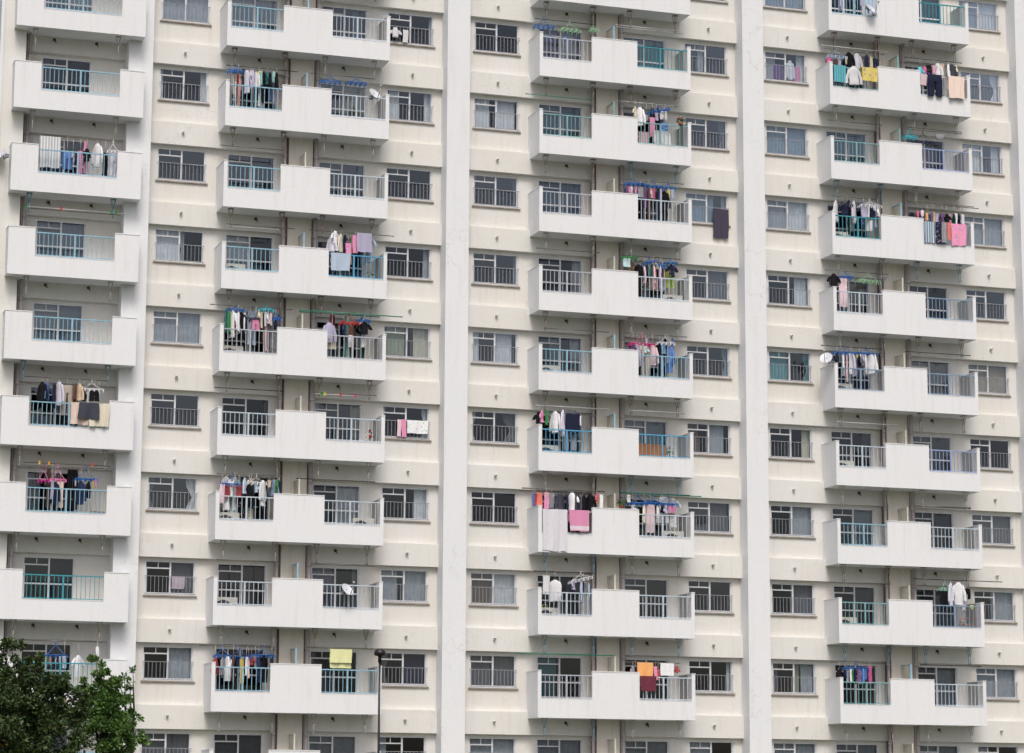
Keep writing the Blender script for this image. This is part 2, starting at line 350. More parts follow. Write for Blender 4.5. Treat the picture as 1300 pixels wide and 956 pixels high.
('B', 6, 'L', 'shirt', 'green', 4.02, 1.04, 0.05, 0.41, 'p', 0.11),
('B', 6, 'L', 'pants', 'navy', 4.11, 1.0, 0.11, 0.4, 'p', 0.15),
('B', 6, 'L', 'tee', 'pale cyan', 2.67, 1.09, 0.32, 1.34, 'b', 0.06),
('B', 6, 'L', 'shorts', 'black printed', 2.96, 1.09, 0.22, 1.33, 'b', 0.06),
('B', 6, 'L', 'tee', 'cream', 3.23, 1.09, 0.32, 1.33, 'b', 0.06),
('B', 6, 'L', 'pants', 'black', 3.64, 1.09, 0.3, 1.34, 'b', 0.06),
('B', 5, 'R', 'towel', 'pale pink', 8.3, 0.62, 0.13, 0.56, 'w', 0),
('B', 5, 'R', 'towel', 'pink', 8.45, 0.63, 0.16, 0.58, 'w', 0),
('B', 5, 'R', 'towel', 'white printed', 8.93, 0.62, 0.72, 0.44, 'w', 0),
('B', 8, 'L', 'shirt', 'crimson', 2.15, 0.7, 0.3, 0.52, 'p', 0.38),
('B', 8, 'L', 'shirt', 'grey', 2.39, 0.72, 0.17, 0.56, 'p', 0.36),
('B', 8, 'L', 'shirt', 'white', 2.56, 0.76, 0.16, 0.77, 'p', 0.32),
('B', 8, 'L', 'pants', 'brown', 2.73, 0.79, 0.13, 0.84, 'p', 0.29),
('B', 8, 'L', 'pants', 'navy', 2.88, 0.79, 0.14, 0.84, 'p', 0.29),
('B', 8, 'L', 'towel', 'yellow', 3.03, 0.75, 0.13, 0.83, 'p', 0.33),
('B', 8, 'L', 'towel', 'white', 3.15, 0.75, 0.08, 0.57, 'p', 0.33),
('B', 8, 'L', 'towel', 'pale pink', 3.23, 0.75, 0.07, 0.66, 'p', 0.32),
('B', 8, 'L', 'tee', 'crimson', 3.33, 0.81, 0.12, 0.31, 'p', 0.26),
('B', 8, 'L', 'towel', 'grey', 3.44, 0.8, 0.08, 0.43, 'p', 0.27),
('B', 8, 'L', 'shirt', 'dark blue', 3.56, 0.81, 0.14, 0.85, 'p', 0.27),
('B', 8, 'L', 'pants', 'black', 3.77, 0.81, 0.24, 0.85, 'p', 0.26),
('B', 8, 'L', 'shirt', 'navy', 3.97, 0.79, 0.15, 0.78, 'p', 0.28),
('B', 8, 'R', 'folded towel', 'pale yellow', 6.22, 1.07, 0.72, 0.6, 'p', 0.01),
('B', 0, 'R', 'tee', 'white', 7.99, 0.52, 0.34, 0.34, 'w', 0),
('B', 0, 'R', 'towel', 'white', 8.35, 0.47, 0.19, 0.44, 'w', 0),
('B', 7, 'W', 'towel', 'pale pink', 1.11, 0.62, 0.43, 0.4, 'i', 0),
('C', 0, 'L', 'sock', 'blue', 2.44, 0.56, 0.08, 0.25, 'p', 0.55),
('C', 0, 'L', 'sock', 'bright blue', 3.02, 0.57, 0.14, 0.16, 'p', 0.55),
('C', 1, 'R', 'shirt', 'cream', 5.55, 1.01, 0.2, 0.37, 'p', 0.19),
('C', 1, 'R', 'shirt', 'white', 5.73, 1.02, 0.15, 0.66, 'p', 0.17),
('C', 1, 'R', 'pants', 'black', 5.85, 1.01, 0.08, 0.85, 'p', 0.17),
('C', 1, 'R', 'towel', 'grey printed', 5.97, 0.76, 0.14, 0.21, 'p', 0.42),
('C', 1, 'R', 'towel', 'lavender', 6.36, 0.89, 0.11, 0.28, 'p', 0.27),
('C', 1, 'R', 'towel', 'white printed', 6.63, 0.98, 0.27, 0.3, 'p', 0.18),
('C', 1, 'R', 'shirt', 'black', 6.29, 1.11, 0.16, 0.52, 'b', 0.06),
('C', 1, 'R', 'towel', 'pink', 6.18, 0.69, 0.18, 0.69, 'p', 0.49),
('C', 1, 'R', 'pants', 'navy', 6.5, 1.1, 0.19, 0.83, 'b', 0.06),
('C', 1, 'R', 'shorts', 'bright blue', 6.66, 0.54, 0.28, 0.28, 'p', 0.61),
('C', 1, 'R', 'pants', 'black', 6.3, 1.11, 0.16, 1.29, 'b', 0.06),
('C', 1, 'R', 'sheet', 'pale pink checked', 5.84, 0.13, 0.39, 0.43, 'f', 0),
('C', 1, 'R', 'sheet', 'white pastel printed', 6.51, 0.22, 0.62, 0.5, 'f', 0),
('C', 2, 'R', 'sock', 'purple', 5.24, 0.89, 0.09, 0.25, 'p', 0.21),
('C', 2, 'R', 'sock', 'pink', 5.35, 0.89, 0.09, 0.24, 'p', 0.22),
('C', 2, 'R', 'sock', 'white', 5.45, 0.9, 0.09, 0.25, 'p', 0.21),
('C', 2, 'R', 'sock', 'pink', 5.56, 0.89, 0.09, 0.26, 'p', 0.22),
('C', 2, 'R', 'towel', 'grey printed', 5.77, 0.91, 0.21, 0.37, 'p', 0.21),
('C', 2, 'R', 'pants', 'navy', 5.87, 1.06, 0.18, 1.21, 'b', 0.06),
('C', 2, 'R', 'towel', 'purple', 5.95, 0.89, 0.11, 0.72, 'p', 0.24),
('C', 2, 'R', 'pants', 'brown', 6.04, 0.86, 0.07, 1.09, 'p', 0.26),
('C', 2, 'R', 'tee', 'pale pink', 6.14, 0.87, 0.11, 0.31, 'p', 0.26),
('C', 2, 'R', 'towel', 'hot pink', 6.26, 0.9, 0.08, 0.36, 'p', 0.23),
('C', 2, 'R', 'pants', 'navy', 6.38, 0.89, 0.1, 1.09, 'p', 0.25),
('C', 2, 'R', 'pants', 'lavender', 6.49, 0.88, 0.12, 1.07, 'p', 0.26),
('C', 2, 'R', 'shirt', 'black', 6.64, 0.84, 0.16, 1.06, 'p', 0.3),
('C', 2, 'R', 'sock', 'yellow', 6.77, 0.91, 0.11, 0.29, 'p', 0.24),
('C', 2, 'R', 'sock', 'pale blue', 6.93, 0.92, 0.16, 0.33, 'p', 0.23),
('C', 2, 'W', 'blanket', 'purple grey', 9.04, 0.54, 0.58, 1.03, 'w', 0),
('C', 3, 'R', 'towel', 'pale cyan', 5.22, 1.06, 0.27, 0.3, 'p', 0.08),
('C', 3, 'R', 'towel', 'brown printed', 5.4, 1.0, 0.25, 0.41, 'p', 0.14),
('C', 3, 'R', 'shirt', 'black', 5.68, 0.9, 0.25, 1.11, 'p', 0.25),
('C', 3, 'R', 'shirt', 'pale pink', 5.86, 0.82, 0.1, 0.63, 'p', 0.33),
('C', 3, 'R', 'tee', 'navy', 5.98, 0.9, 0.13, 0.44, 'p', 0.25),
('C', 3, 'R', 'towel', 'cyan', 6.07, 0.92, 0.05, 0.42, 'p', 0.22),
('C', 3, 'R', 'towel', 'dark green', 6.14, 0.91, 0.07, 0.39, 'p', 0.24),
('C', 3, 'R', 'shirt', 'pale pink', 6.22, 0.89, 0.08, 0.84, 'p', 0.26),
('C', 3, 'R', 'tee', 'beige', 6.23, 1.09, 0.16, 0.94, 'b', 0.06),
('C', 3, 'R', 'towel', 'red checked', 6.31, 0.8, 0.08, 0.74, 'p', 0.35),
('C', 3, 'R', 'pants', 'lavender', 6.44, 0.86, 0.11, 0.79, 'p', 0.29),
('C', 3, 'R', 'towel', 'charcoal', 6.55, 0.8, 0.08, 0.3, 'p', 0.36),
('C', 3, 'R', 'sock', 'orange', 6.63, 0.78, 0.06, 0.28, 'p', 0.37),
('C', 3, 'R', 'shorts', 'lime', 6.94, 1.09, 0.31, 0.89, 'b', 0.06),
('C', 3, 'R', 'tee', 'navy printed', 6.88, 0.98, 0.33, 0.44, 'p', 0.17),
('C', 3, 'R', 'towel', 'lavender', 6.7, 1.09, 0.13, 0.98, 'b', 0.06),
('C', 4, 'R', 'tee', 'purple', 5.45, 0.8, 0.18, 0.19, 'p', 0.37),
('C', 4, 'R', 'tee', 'pale lavender', 5.62, 0.85, 0.15, 0.3, 'p', 0.32),
('C', 4, 'R', 'pants', 'lavender', 5.72, 0.78, 0.06, 0.71, 'p', 0.39),
('C', 4, 'R', 'pants', 'taupe', 5.78, 0.81, 0.06, 1.08, 'p', 0.36),
('C', 4, 'R', 'tee', 'pale cyan', 5.91, 0.77, 0.17, 0.25, 'p', 0.4),
('C', 4, 'R', 'pants', 'pale blue', 6.02, 1.11, 0.13, 1.34, 'b', 0.06),
('C', 4, 'R', 'towel', 'tan', 6.03, 0.76, 0.08, 1.02, 'p', 0.42),
('C', 4, 'R', 'shirt', 'pale pink', 6.16, 0.81, 0.11, 0.69, 'p', 0.36),
('C', 4, 'R', 'pants', 'black', 6.43, 0.87, 0.14, 1.1, 'p', 0.3),
('C', 4, 'R', 'towel', 'bright blue checked', 6.59, 0.91, 0.17, 0.35, 'p', 0.27),
('C', 4, 'R', 'pants', 'pale blue', 6.62, 1.12, 0.14, 1.32, 'b', 0.06),
('C', 4, 'R', 'pants', 'black', 6.74, 1.12, 0.09, 1.32, 'b', 0.06),
('C', 4, 'R', 'towel', 'grey', 6.7, 0.91, 0.05, 0.69, 'p', 0.27),
('C', 4, 'R', 'shirt', 'bright blue', 6.78, 0.82, 0.09, 0.9, 'p', 0.36),
('C', 4, 'R', 'towel', 'pale lavender', 6.87, 0.81, 0.08, 0.6, 'p', 0.37),
('C', 4, 'R', 'shorts', 'blue', 6.97, 1.12, 0.1, 0.94, 'b', 0.06),
('C', 5, 'L', 'tee', 'black', 2.08, 1.0, 0.26, 0.38, 'p', 0.21),
('C', 5, 'L', 'tee', 'pink', 2.17, 1.04, 0.2, 0.39, 'f', 0),
('C', 5, 'L', 'towel', 'green', 2.38, 1.1, 0.09, 0.51, 'p', 0.11),
('C', 5, 'L', 'shirt', 'white', 2.69, 1.07, 0.14, 0.72, 'p', 0.16),
('C', 5, 'L', 'shirt', 'pale lavender', 2.93, 1.11, 0.23, 0.89, 'p', 0.12),
('C', 5, 'L', 'sheet', 'navy', 3.3, 1.02, 0.49, 0.67, 'p', 0.22),
('C', 5, 'L', 'towel', 'white', 3.58, 0.97, 0.08, 0.33, 'p', 0.28),
('C', 5, 'L', 'pants', 'grey', 3.27, 1.17, 0.49, 1.37, 'b', 0.06),
('C', 6, 'L', 'towel', 'blue', 1.9, 1.0, 0.08, 0.46, 'p', 0.13),
('C', 6, 'L', 'towel', 'crimson', 1.99, 1.02, 0.1, 0.47, 'p', 0.11),
('C', 6, 'L', 'towel', 'orange red', 2.14, 1.02, 0.21, 0.52, 'p', 0.11),
('C', 6, 'L', 'towel', 'pink printed', 2.36, 1.03, 0.16, 0.55, 'p', 0.1),
('C', 6, 'L', 'towel', 'grey printed', 2.55, 1.02, 0.2, 0.5, 'p', 0.12),
('C', 6, 'L', 'shirt', 'charcoal', 2.82, 1.04, 0.41, 0.65, 'f', 0),
('C', 6, 'L', 'shirt', 'navy', 3.1, 1.04, 0.15, 0.63, 'p', 0.1),
('C', 6, 'L', 'tee', 'white', 3.25, 1.05, 0.2, 0.63, 'p', 0.1),
('C', 6, 'L', 'pants', 'charcoal', 3.42, 1.03, 0.23, 0.91, 'f', 0),
('C', 6, 'L', 'shirt', 'black', 3.7, 1.04, 0.23, 0.55, 'p', 0.11),
('C', 6, 'L', 'shirt', 'black', 3.94, 1.05, 0.22, 0.55, 'p', 0.1),
('C', 6, 'L', 'tee', 'red printed', 4.13, 1.09, 0.16, 0.37, 'p', 0.06),
('C', 6, 'L', 'towel', 'white', 4.31, 1.04, 0.12, 0.46, 'p', 0.11),
('C', 6, 'L', 'sheet', 'off white', 2.54, 0.43, 0.85, 1.38, 'r', 0),
('C', 6, 'L', 'towel', 'pink and white', 3.38, 0.43, 0.7, 0.69, 'r', 0),
('C', 6, 'R', 'towel', 'white', 5.27, 1.07, 0.13, 0.26, 'p', 0.07),
('C', 6, 'R', 'tee', 'white', 5.44, 0.74, 0.13, 0.22, 'p', 0.4),
('C', 6, 'R', 'tee', 'teal', 5.59, 0.73, 0.12, 0.23, 'p', 0.41),
('C', 6, 'R', 'shirt', 'cream', 5.82, 0.75, 0.2, 0.61, 'p', 0.38),
('C', 6, 'R', 'towel', 'pale pink', 6.07, 0.78, 0.3, 0.95, 'p', 0.35),
('C', 6, 'R', 'shirt', 'white', 6.34, 0.75, 0.12, 0.59, 'p', 0.39),
('C', 6, 'R', 'tee', 'black', 6.47, 0.76, 0.12, 0.25, 'p', 0.38),
('C', 6, 'R', 'pants', 'white', 6.62, 1.08, 0.37, 0.88, 'b', 0.06),
('C', 6, 'R', 'tee', 'lavender', 6.62, 0.77, 0.18, 0.27, 'p', 0.36),
('C', 6, 'R', 'towel', 'pink printed', 6.86, 0.78, 0.28, 0.25, 'p', 0.36),
('C', 6, 'R', 'tee', 'white printed', 6.96, 1.07, 0.32, 0.99, 'b', 0.06),
('C', 6, 'W', 'towel', 'black', 8.29, 0.62, 0.41, 0.3, 'i', 0),
('C', 7, 'L', 'towel', 'white', 2.36, 0.97, 0.23, 0.62, 'p', 0.13),
('C', 7, 'L', 'tank top', 'white', 2.68, 0.84, 0.35, 0.71, 'p', 0.26),
('C', 7, 'L', 'shirt', 'lavender', 3.34, 0.89, 0.16, 0.35, 'p', 0.21),
('C', 7, 'L', 'shirt', 'pale blue', 3.58, 0.8, 0.16, 0.71, 'p', 0.31),
('C', 7, 'L', 'towel', 'navy', 3.68, 0.8, 0.05, 0.71, 'p', 0.3),
('C', 7, 'L', 'pants', 'pale blue', 3.88, 0.77, 0.12, 1.08, 'p', 0.34),
('C', 8, 'R', 'shirt', 'grey', 5.4, 0.78, 0.21, 0.36, 'p', 0.12),
('C', 8, 'R', 'towel', 'orange', 5.81, 0.89, 0.56, 0.54, 'f', 0),
('C', 8, 'R', 'towel', 'pink', 6.22, 0.78, 0.12, 0.44, 'p', 0.12),
('C', 8, 'R', 'towel', 'red printed', 6.34, 0.7, 0.11, 0.37, 'p', 0.2),
('C', 8, 'R', 'towel', 'white', 6.59, 0.89, 0.48, 0.41, 'f', 0),
('C', 8, 'R', 'pants', 'navy', 6.67, 0.84, 0.17, 0.57, 'b', 0.06),
('C', 8, 'R', 'towel', 'maroon', 5.82, 0.43, 0.58, 0.49, 'r', 0),
('C', 8, 'R', 'tee', 'crimson', 6.96, 0.8, 0.13, 0.22, 'p', 0.1),
('D', -1, 'L', 'shirt', 'lavender', 2.59, 0.61, 0.22, 0.74, 'p', 0),
('D', -1, 'L', 'pants', 'pale blue', 3.15, 0.67, 0.17, 0.86, 'p', 0),
('D', -1, 'L', 'towel', 'lavender', 3.48, 0.7, 0.17, 0.54, 'p', 0),
('D', -1, 'L', 'sheet', 'pale blue', 3.89, 0.82, 0.43, 0.88, 'b', 0),
('D', 0, 'L', 'towel', 'hot pink', 2.1, 0.78, 0.18, 0.18, 'p', 0.33),
('D', 0, 'L', 'towel', 'brown', 2.38, 0.77, 0.17, 0.27, 'p', 0.35),
('D', 0, 'L', 'towel', 'lavender', 2.55, 0.88, 0.12, 0.33, 'p', 0.24),
('D', 0, 'L', 'sock', 'cream', 2.76, 0.87, 0.09, 0.27, 'p', 0.25),
('D', 0, 'L', 'shirt', 'black', 2.89, 1.06, 0.26, 0.51, 'p', 0.06),
('D', 0, 'L', 'shirt', 'pale lavender', 3.23, 1.07, 0.39, 0.56, 'p', 0.05),
('D', 0, 'L', 'shirt', 'navy', 3.57, 1.04, 0.28, 0.51, 'p', 0.09),
('D', 0, 'L', 'towel', 'beige', 3.77, 0.99, 0.11, 0.45, 'p', 0.14),
('D', 0, 'L', 'pants', 'navy', 3.96, 0.94, 0.26, 0.4, 'p', 0.19),
('D', 0, 'L', 'towel', 'cyan striped', 2.35, 0.43, 0.47, 0.61, 'r', 0),
('D', 0, 'L', 'shirt', 'white', 2.88, 0.43, 0.59, 0.67, 'r', 0),
('D', 0, 'L', 'towel', 'yellow printed', 3.49, 0.43, 0.62, 0.49, 'r', 0),
('D', 0, 'R', 'tee', 'cyan', 5.67, 0.77, 0.27, 0.26, 'p', 0.35),
('D', 0, 'R', 'sock', 'hot pink', 5.89, 0.81, 0.14, 0.26, 'p', 0.31),
('D', 0, 'R', 'towel', 'black printed', 6.07, 0.92, 0.21, 0.41, 'p', 0.2),
('D', 0, 'R', 'towel', 'pink printed', 6.23, 0.89, 0.11, 0.31, 'p', 0.23),
('D', 0, 'R', 'shirt', 'white', 6.39, 0.99, 0.22, 0.46, 'p', 0.13),
('D', 0, 'R', 'towel', 'tan', 6.6, 1.02, 0.18, 0.5, 'p', 0.1),
('D', 0, 'R', 'shirt', 'white', 6.8, 0.99, 0.19, 0.47, 'p', 0.13),
('D', 0, 'R', 'shirt', 'charcoal', 6.97, 1.01, 0.22, 0.49, 'p', 0.11),
('D', 0, 'R', 'shirt', 'cream', 7.16, 0.99, 0.12, 0.44, 'p', 0.13),
('D', 0, 'R', 'towel', 'pale pink', 5.64, 0.43, 0.24, 0.42, 'r', 0),
('D', 0, 'R', 'pants', 'navy', 6.06, 0.43, 0.6, 0.79, 'r', 0),
('D', 0, 'R', 'towel', 'peach', 6.9, 0.43, 0.64, 0.8, 'r', 0),
('D', 0, 'W', 'shirt', 'white', 1.05, 0.85, 0.3, 0.71, 'i', 0),
('D', 0, 'W', 'towel', 'pink printed', 1.32, 0.62, 0.25, 0.53, 'i', 0),
('D', 0, 'W', 'skirt', 'purple', 0.57, 0.65, 0.32, 0.51, 'i', 0),
('D', 2, 'L', 'shirt', 'white', 2.26, 0.99, 0.33, 0.76, 'p', 0.15),
('D', 2, 'L', 'tee', 'navy', 2.64, 0.92, 0.44, 0.4, 'p', 0.23),
('D', 2, 'L', 'shirt', 'pale lavender', 3.01, 1.06, 0.32, 0.8, 'p', 0.09),
('D', 2, 'L', 'towel', 'lavender', 3.34, 0.88, 0.22, 0.39, 'p', 0.28),
('D', 2, 'L', 'towel', 'white', 3.55, 0.89, 0.07, 0.37, 'p', 0.26),
('D', 2, 'L', 'towel', 'navy', 3.7, 0.9, 0.21, 0.42, 'p', 0.25),
('D', 2, 'L', 'tee', 'white', 3.89, 0.87, 0.13, 0.31, 'p', 0.28),
('D', 2, 'L', 'pants', 'black', 2.88, 1.09, 0.18, 1.24, 'b', 0.06),
('D', 2, 'L', 'tee', 'grey printed', 3.0, 1.09, 0.31, 1.08, 'b', 0.06),
('D', 2, 'L', 'shorts', 'blue printed', 3.44, 1.09, 0.15, 0.83, 'b', 0.06),
('D', 2, 'L', 'tee', 'white', 3.64, 1.09, 0.26, 1.04, 'b', 0.06),
('D', 2, 'L', 'tee', 'lavender', 3.93, 1.1, 0.24, 0.89, 'b', 0.06),
('D', 2, 'R', 'sock', 'black', 5.23, 0.8, 0.13, 0.15, 'p', 0.36),
('D', 2, 'R', 'sock', 'charcoal', 5.37, 0.81, 0.13, 0.15, 'p', 0.35),
('D', 2, 'R', 'sock', 'hot pink', 5.5, 0.9, 0.1, 0.23, 'p', 0.26),
('D', 2, 'R', 'sock', 'pale pink', 5.63, 0.91, 0.14, 0.23, 'p', 0.25),
('D', 2, 'R', 'towel', 'orange', 5.84, 0.84, 0.08, 0.28, 'p', 0.32),
('D', 2, 'R', 'towel', 'teal', 5.92, 0.85, 0.08, 0.28, 'p', 0.31),
('D', 2, 'R', 'towel', 'purple', 6.01, 0.88, 0.09, 0.36, 'p', 0.28),
('D', 2, 'R', 'towel', 'yellow', 6.11, 0.89, 0.08, 0.36, 'p', 0.27),
('D', 2, 'R', 'towel', 'lavender', 6.26, 0.88, 0.13, 0.36, 'p', 0.28),
('D', 2, 'R', 'tee', 'purple printed', 6.42, 0.89, 0.18, 0.37, 'p', 0.27),
('D', 2, 'R', 'shirt', 'black', 6.62, 0.86, 0.11, 0.34, 'p', 0.3),
('D', 2, 'R', 'sock', 'pink', 6.78, 0.89, 0.07, 0.37, 'p', 0.27),
('D', 2, 'R', 'shirt', 'dark green', 6.88, 0.87, 0.09, 0.37, 'p', 0.28),
('D', 2, 'R', 'towel', 'white', 6.98, 0.91, 0.11, 0.39, 'p', 0.25),
('D', 2, 'R', 'shirt', 'navy', 7.13, 0.92, 0.1, 0.39, 'p', 0.24),
('D', 2, 'R', 'towel', 'pale lavender', 7.23, 0.88, 0.09, 0.35, 'p', 0.28),
('D', 2, 'R', 'towel', 'denim striped', 5.73, 0.43, 0.45, 0.76, 'r', 0),
('D', 2, 'R', 'towel', 'navy printed', 6.07, 0.43, 0.23, 0.76, 'r', 0),
('D', 2, 'R', 'towel', 'grey printed', 6.28, 0.43, 0.22, 0.72, 'r', 0),
('D', 2, 'R', 'towel', 'orange red', 6.44, 0.43, 0.14, 0.61, 'r', 0),
('D', 2, 'R', 'towel', 'pink printed', 6.88, 0.43, 0.61, 0.78, 'r', 0),
('D', 3, 'L', 'tee', 'black', 2.14, 1.07, 0.4, 0.51, 'p', 0.11),
('D', 3, 'L', 'towel', 'pale pink', 2.51, 0.94, 0.32, 1.02, 'p', 0.26),
('D', 4, 'L', 'tee', 'navy', 2.21, 0.97, 0.23, 0.45, 'p', 0.24),
('D', 4, 'L', 'shirt', 'white', 2.46, 0.97, 0.2, 0.79, 'p', 0.24),
('D', 4, 'L', 'towel', 'pale pink', 2.63, 0.96, 0.06, 0.98, 'p', 0.25),
('D', 4, 'L', 'towel', 'white', 2.73, 0.98, 0.12, 0.73, 'p', 0.22),
('D', 4, 'L', 'shirt', 'pale lavender', 2.85, 0.97, 0.12, 0.79, 'p', 0.24),
('D', 4, 'L', 'towel', 'lavender', 2.96, 0.97, 0.09, 0.75, 'p', 0.23),
('D', 4, 'L', 'shirt', 'black', 3.07, 0.97, 0.14, 0.44, 'p', 0.23),
('D', 4, 'L', 'sock', 'yellow', 2.95, 0.96, 0.06, 0.13, 'f', 0),
('D', 4, 'L', 'sock', 'white', 3.07, 0.96, 0.07, 0.3, 'f', 0),
('D', 4, 'L', 'shirt', 'lavender', 3.21, 0.99, 0.09, 0.43, 'p', 0.21),
('D', 4, 'L', 'shirt', 'white', 3.33, 1.0, 0.17, 0.73, 'p', 0.2),
('D', 4, 'L', 'shirt', 'white', 3.52, 0.99, 0.17, 0.69, 'p', 0.21),
('D', 4, 'L', 'shirt', 'white', 3.68, 1.02, 0.14, 0.71, 'p', 0.18),
('D', 7, 'R', 'shirt', 'pale lavender', 6.39, 1.22, 0.34, 0.78, 'p', 0.11),
('D', 7, 'R', 'shirt', 'white', 6.65, 1.24, 0.39, 0.78, 'f', 0),
('D', 7, 'R', 'pants', 'black', 7.05, 1.05, 0.25, 0.37, 'p', 0.28),
('D', 7, 'R', 'tee', 'pale lavender', 6.99, 1.27, 0.42, 0.97, 'b', 0.06),
('D', 7, 'R', 'sock', 'lime', 7.25, 0.48, 0.17, 0.14, 'p', 0.85),
('D', 8, 'L', 'shirt', 'black', 2.11, 0.88, 0.28, 0.43, 'p', 0.21),
('D', 8, 'L', 'shirt', 'navy', 2.32, 0.88, 0.14, 0.33, 'p', 0.2),
('D', 8, 'L', 'towel', 'pale blue', 2.44, 0.86, 0.09, 0.45, 'p', 0.22),
('D', 8, 'L', 'towel', 'white', 2.52, 0.86, 0.06, 0.45, 'p', 0.22),
('D', 8, 'L', 'towel', 'green printed', 2.61, 0.87, 0.1, 0.45, 'p', 0.21),
('D', 8, 'L', 'pants', 'navy', 2.71, 0.87, 0.09, 0.51, 'p', 0.21),
('D', 8, 'L', 'towel', 'purple printed', 2.84, 0.87, 0.16, 0.51, 'p', 0.21),
('D', 8, 'L', 'pants', 'bright blue', 2.99, 0.88, 0.1, 0.51, 'p', 0.2),
('D', 8, 'L', 'towel', 'bright blue', 3.12, 0.88, 0.09, 0.35, 'p', 0.2),
('D', 8, 'L', 'towel', 'magenta', 3.24, 0.97, 0.13, 0.59, 'p', 0.1),
('D', 1, 'R', 'sock', 'grey', 6.42, 1.06, 0.42, 0.18, 'p', 0.1)]
CLIPS=[
('A', 2, '', 'white', -1.6, 0.6, 0.36, 0.34, 0),
('A', 5, '', 'white', -2.02, 0.93, 0.72, 0.28, 0),
('A', 6, '', 'pink', -3.0, 0.72, 0.49, 0.43, 0),
('A', 6, '', 'magenta', -3.43, 0.68, 0.35, 0.46, 0),
('A', 6, '', 'blue', -2.11, 0.78, 0.69, 0.36, 0),
('A', 8, '', 'blue', -2.87, 0.66, 0.66, 0.45, 0),
('B', 1, 'L', 'blue', 2.22, 0.95, 0.21, 0.19, 0),
('B', 1, 'L', 'blue', 2.43, 0.97, 0.19, 0.17, 0),
('B', 1, 'R', 'blue', 5.56, 0.89, 0.68, 0.24, 0),
('B', 1, 'R', 'blue', 6.45, 0.93, 0.64, 0.2, 0),
('B', 4, 'L', 'blue', 2.55, 1.09, 0.56, 0.11, 0),
('B', 4, 'L', 'cyan', 3.54, 1.16, 0.46, 0.1, 0),
('B', 4, 'L', 'navy', 3.1, 0.84, 0.39, 0.36, 0),
('B', 4, 'L', 'blue', 3.89, 0.9, 0.25, 0.31, 0),
('B', 4, 'R', 'red', 6.34, 0.9, 0.63, 0.32, 0),
('B', 4, 'R', 'blue', 6.81, 1.01, 0.41, 0.2, 0),
('B', 6, 'L', 'white', 3.35, 0.91, 0.61, 0.24, 0),
('B', 6, 'L', 'blue', 2.55, 0.83, 0.68, 0.32, 0),
('B', 8, 'L', 'blue', 2.37, 0.79, 0.49, 0.29, 0),
('B', 8, 'L', 'blue', 2.93, 0.76, 0.63, 0.31, 0),
('B', 8, 'L', 'blue', 3.66, 0.82, 0.78, 0.26, 0),
('C', 0, 'L', 'blue', 2.23, 0.85, 0.66, 0.26, 0),
('C', 0, 'L', 'pale green', 3.17, 0.83, 0.7, 0.29, 0),
('C', 0, 'L', 'pale green', 4.04, 0.93, 0.27, 0.19, 0),
('C', 1, 'R', 'blue', 6.4, 0.94, 0.78, 0.22, 1),
('C', 2, 'R', 'blue', 5.53, 0.99, 0.67, 0.13, 0),
('C', 2, 'R', 'blue', 6.2, 0.96, 0.64, 0.17, 0),
('C', 2, 'R', 'blue', 6.78, 0.94, 0.47, 0.21, 0),
('C', 3, 'R', 'green', 5.33, 1.09, 0.51, 0.1, 0),
('C', 3, 'R', 'blue', 6.05, 0.99, 0.41, 0.16, 1),
('C', 3, 'R', 'blue', 6.45, 0.89, 0.39, 0.26, 0),
('C', 3, 'R', 'blue', 6.85, 1.02, 0.42, 0.14, 0),
('C', 4, 'R', 'hot pink', 5.75, 0.83, 0.88, 0.34, 0),
('C', 4, 'R', 'white', 6.63, 0.92, 0.6, 0.26, 0),
('C', 6, 'R', 'blue', 5.62, 0.81, 0.55, 0.33, 0),
('C', 6, 'R', 'blue', 6.12, 0.85, 0.45, 0.29, 0),
('C', 6, 'R', 'blue', 6.69, 0.83, 0.7, 0.3, 0),
('C', 7, 'L', 'white', 3.57, 0.9, 0.74, 0.21, 1),
('D', 0, 'L', 'pale blue', 2.39, 0.85, 0.73, 0.27, 0),
('D', 2, 'L', 'navy', 2.65, 0.89, 0.44, 0.26, 0),
('D', 2, 'L', 'white', 3.6, 0.93, 0.78, 0.22, 0),
('D', 3, 'L', 'blue', 2.61, 0.99, 0.52, 0.21, 0),
('D', 3, 'L', 'pale green', 3.48, 0.91, 0.84, 0.3, 0),
('D', 3, 'L', 'grey', 4.05, 1.08, 0.3, 0.14, 0),
('D', 4, 'L', 'blue', 2.49, 0.99, 0.79, 0.21, 0),
('D', 4, 'L', 'blue', 3.33, 1.02, 0.84, 0.18, 0),
('D', 7, 'R', 'mint', 6.18, 1.02, 0.42, 0.3, 0),
('D', 8, 'L', 'blue', 2.7, 0.9, 0.93, 0.18, 0),
('D', 1, 'R', 'cyan', 5.23, 0.87, 0.46, 0.3, 0),
('D', 1, 'R', 'navy', 5.75, 0.73, 0.75, 0.43, 0)]
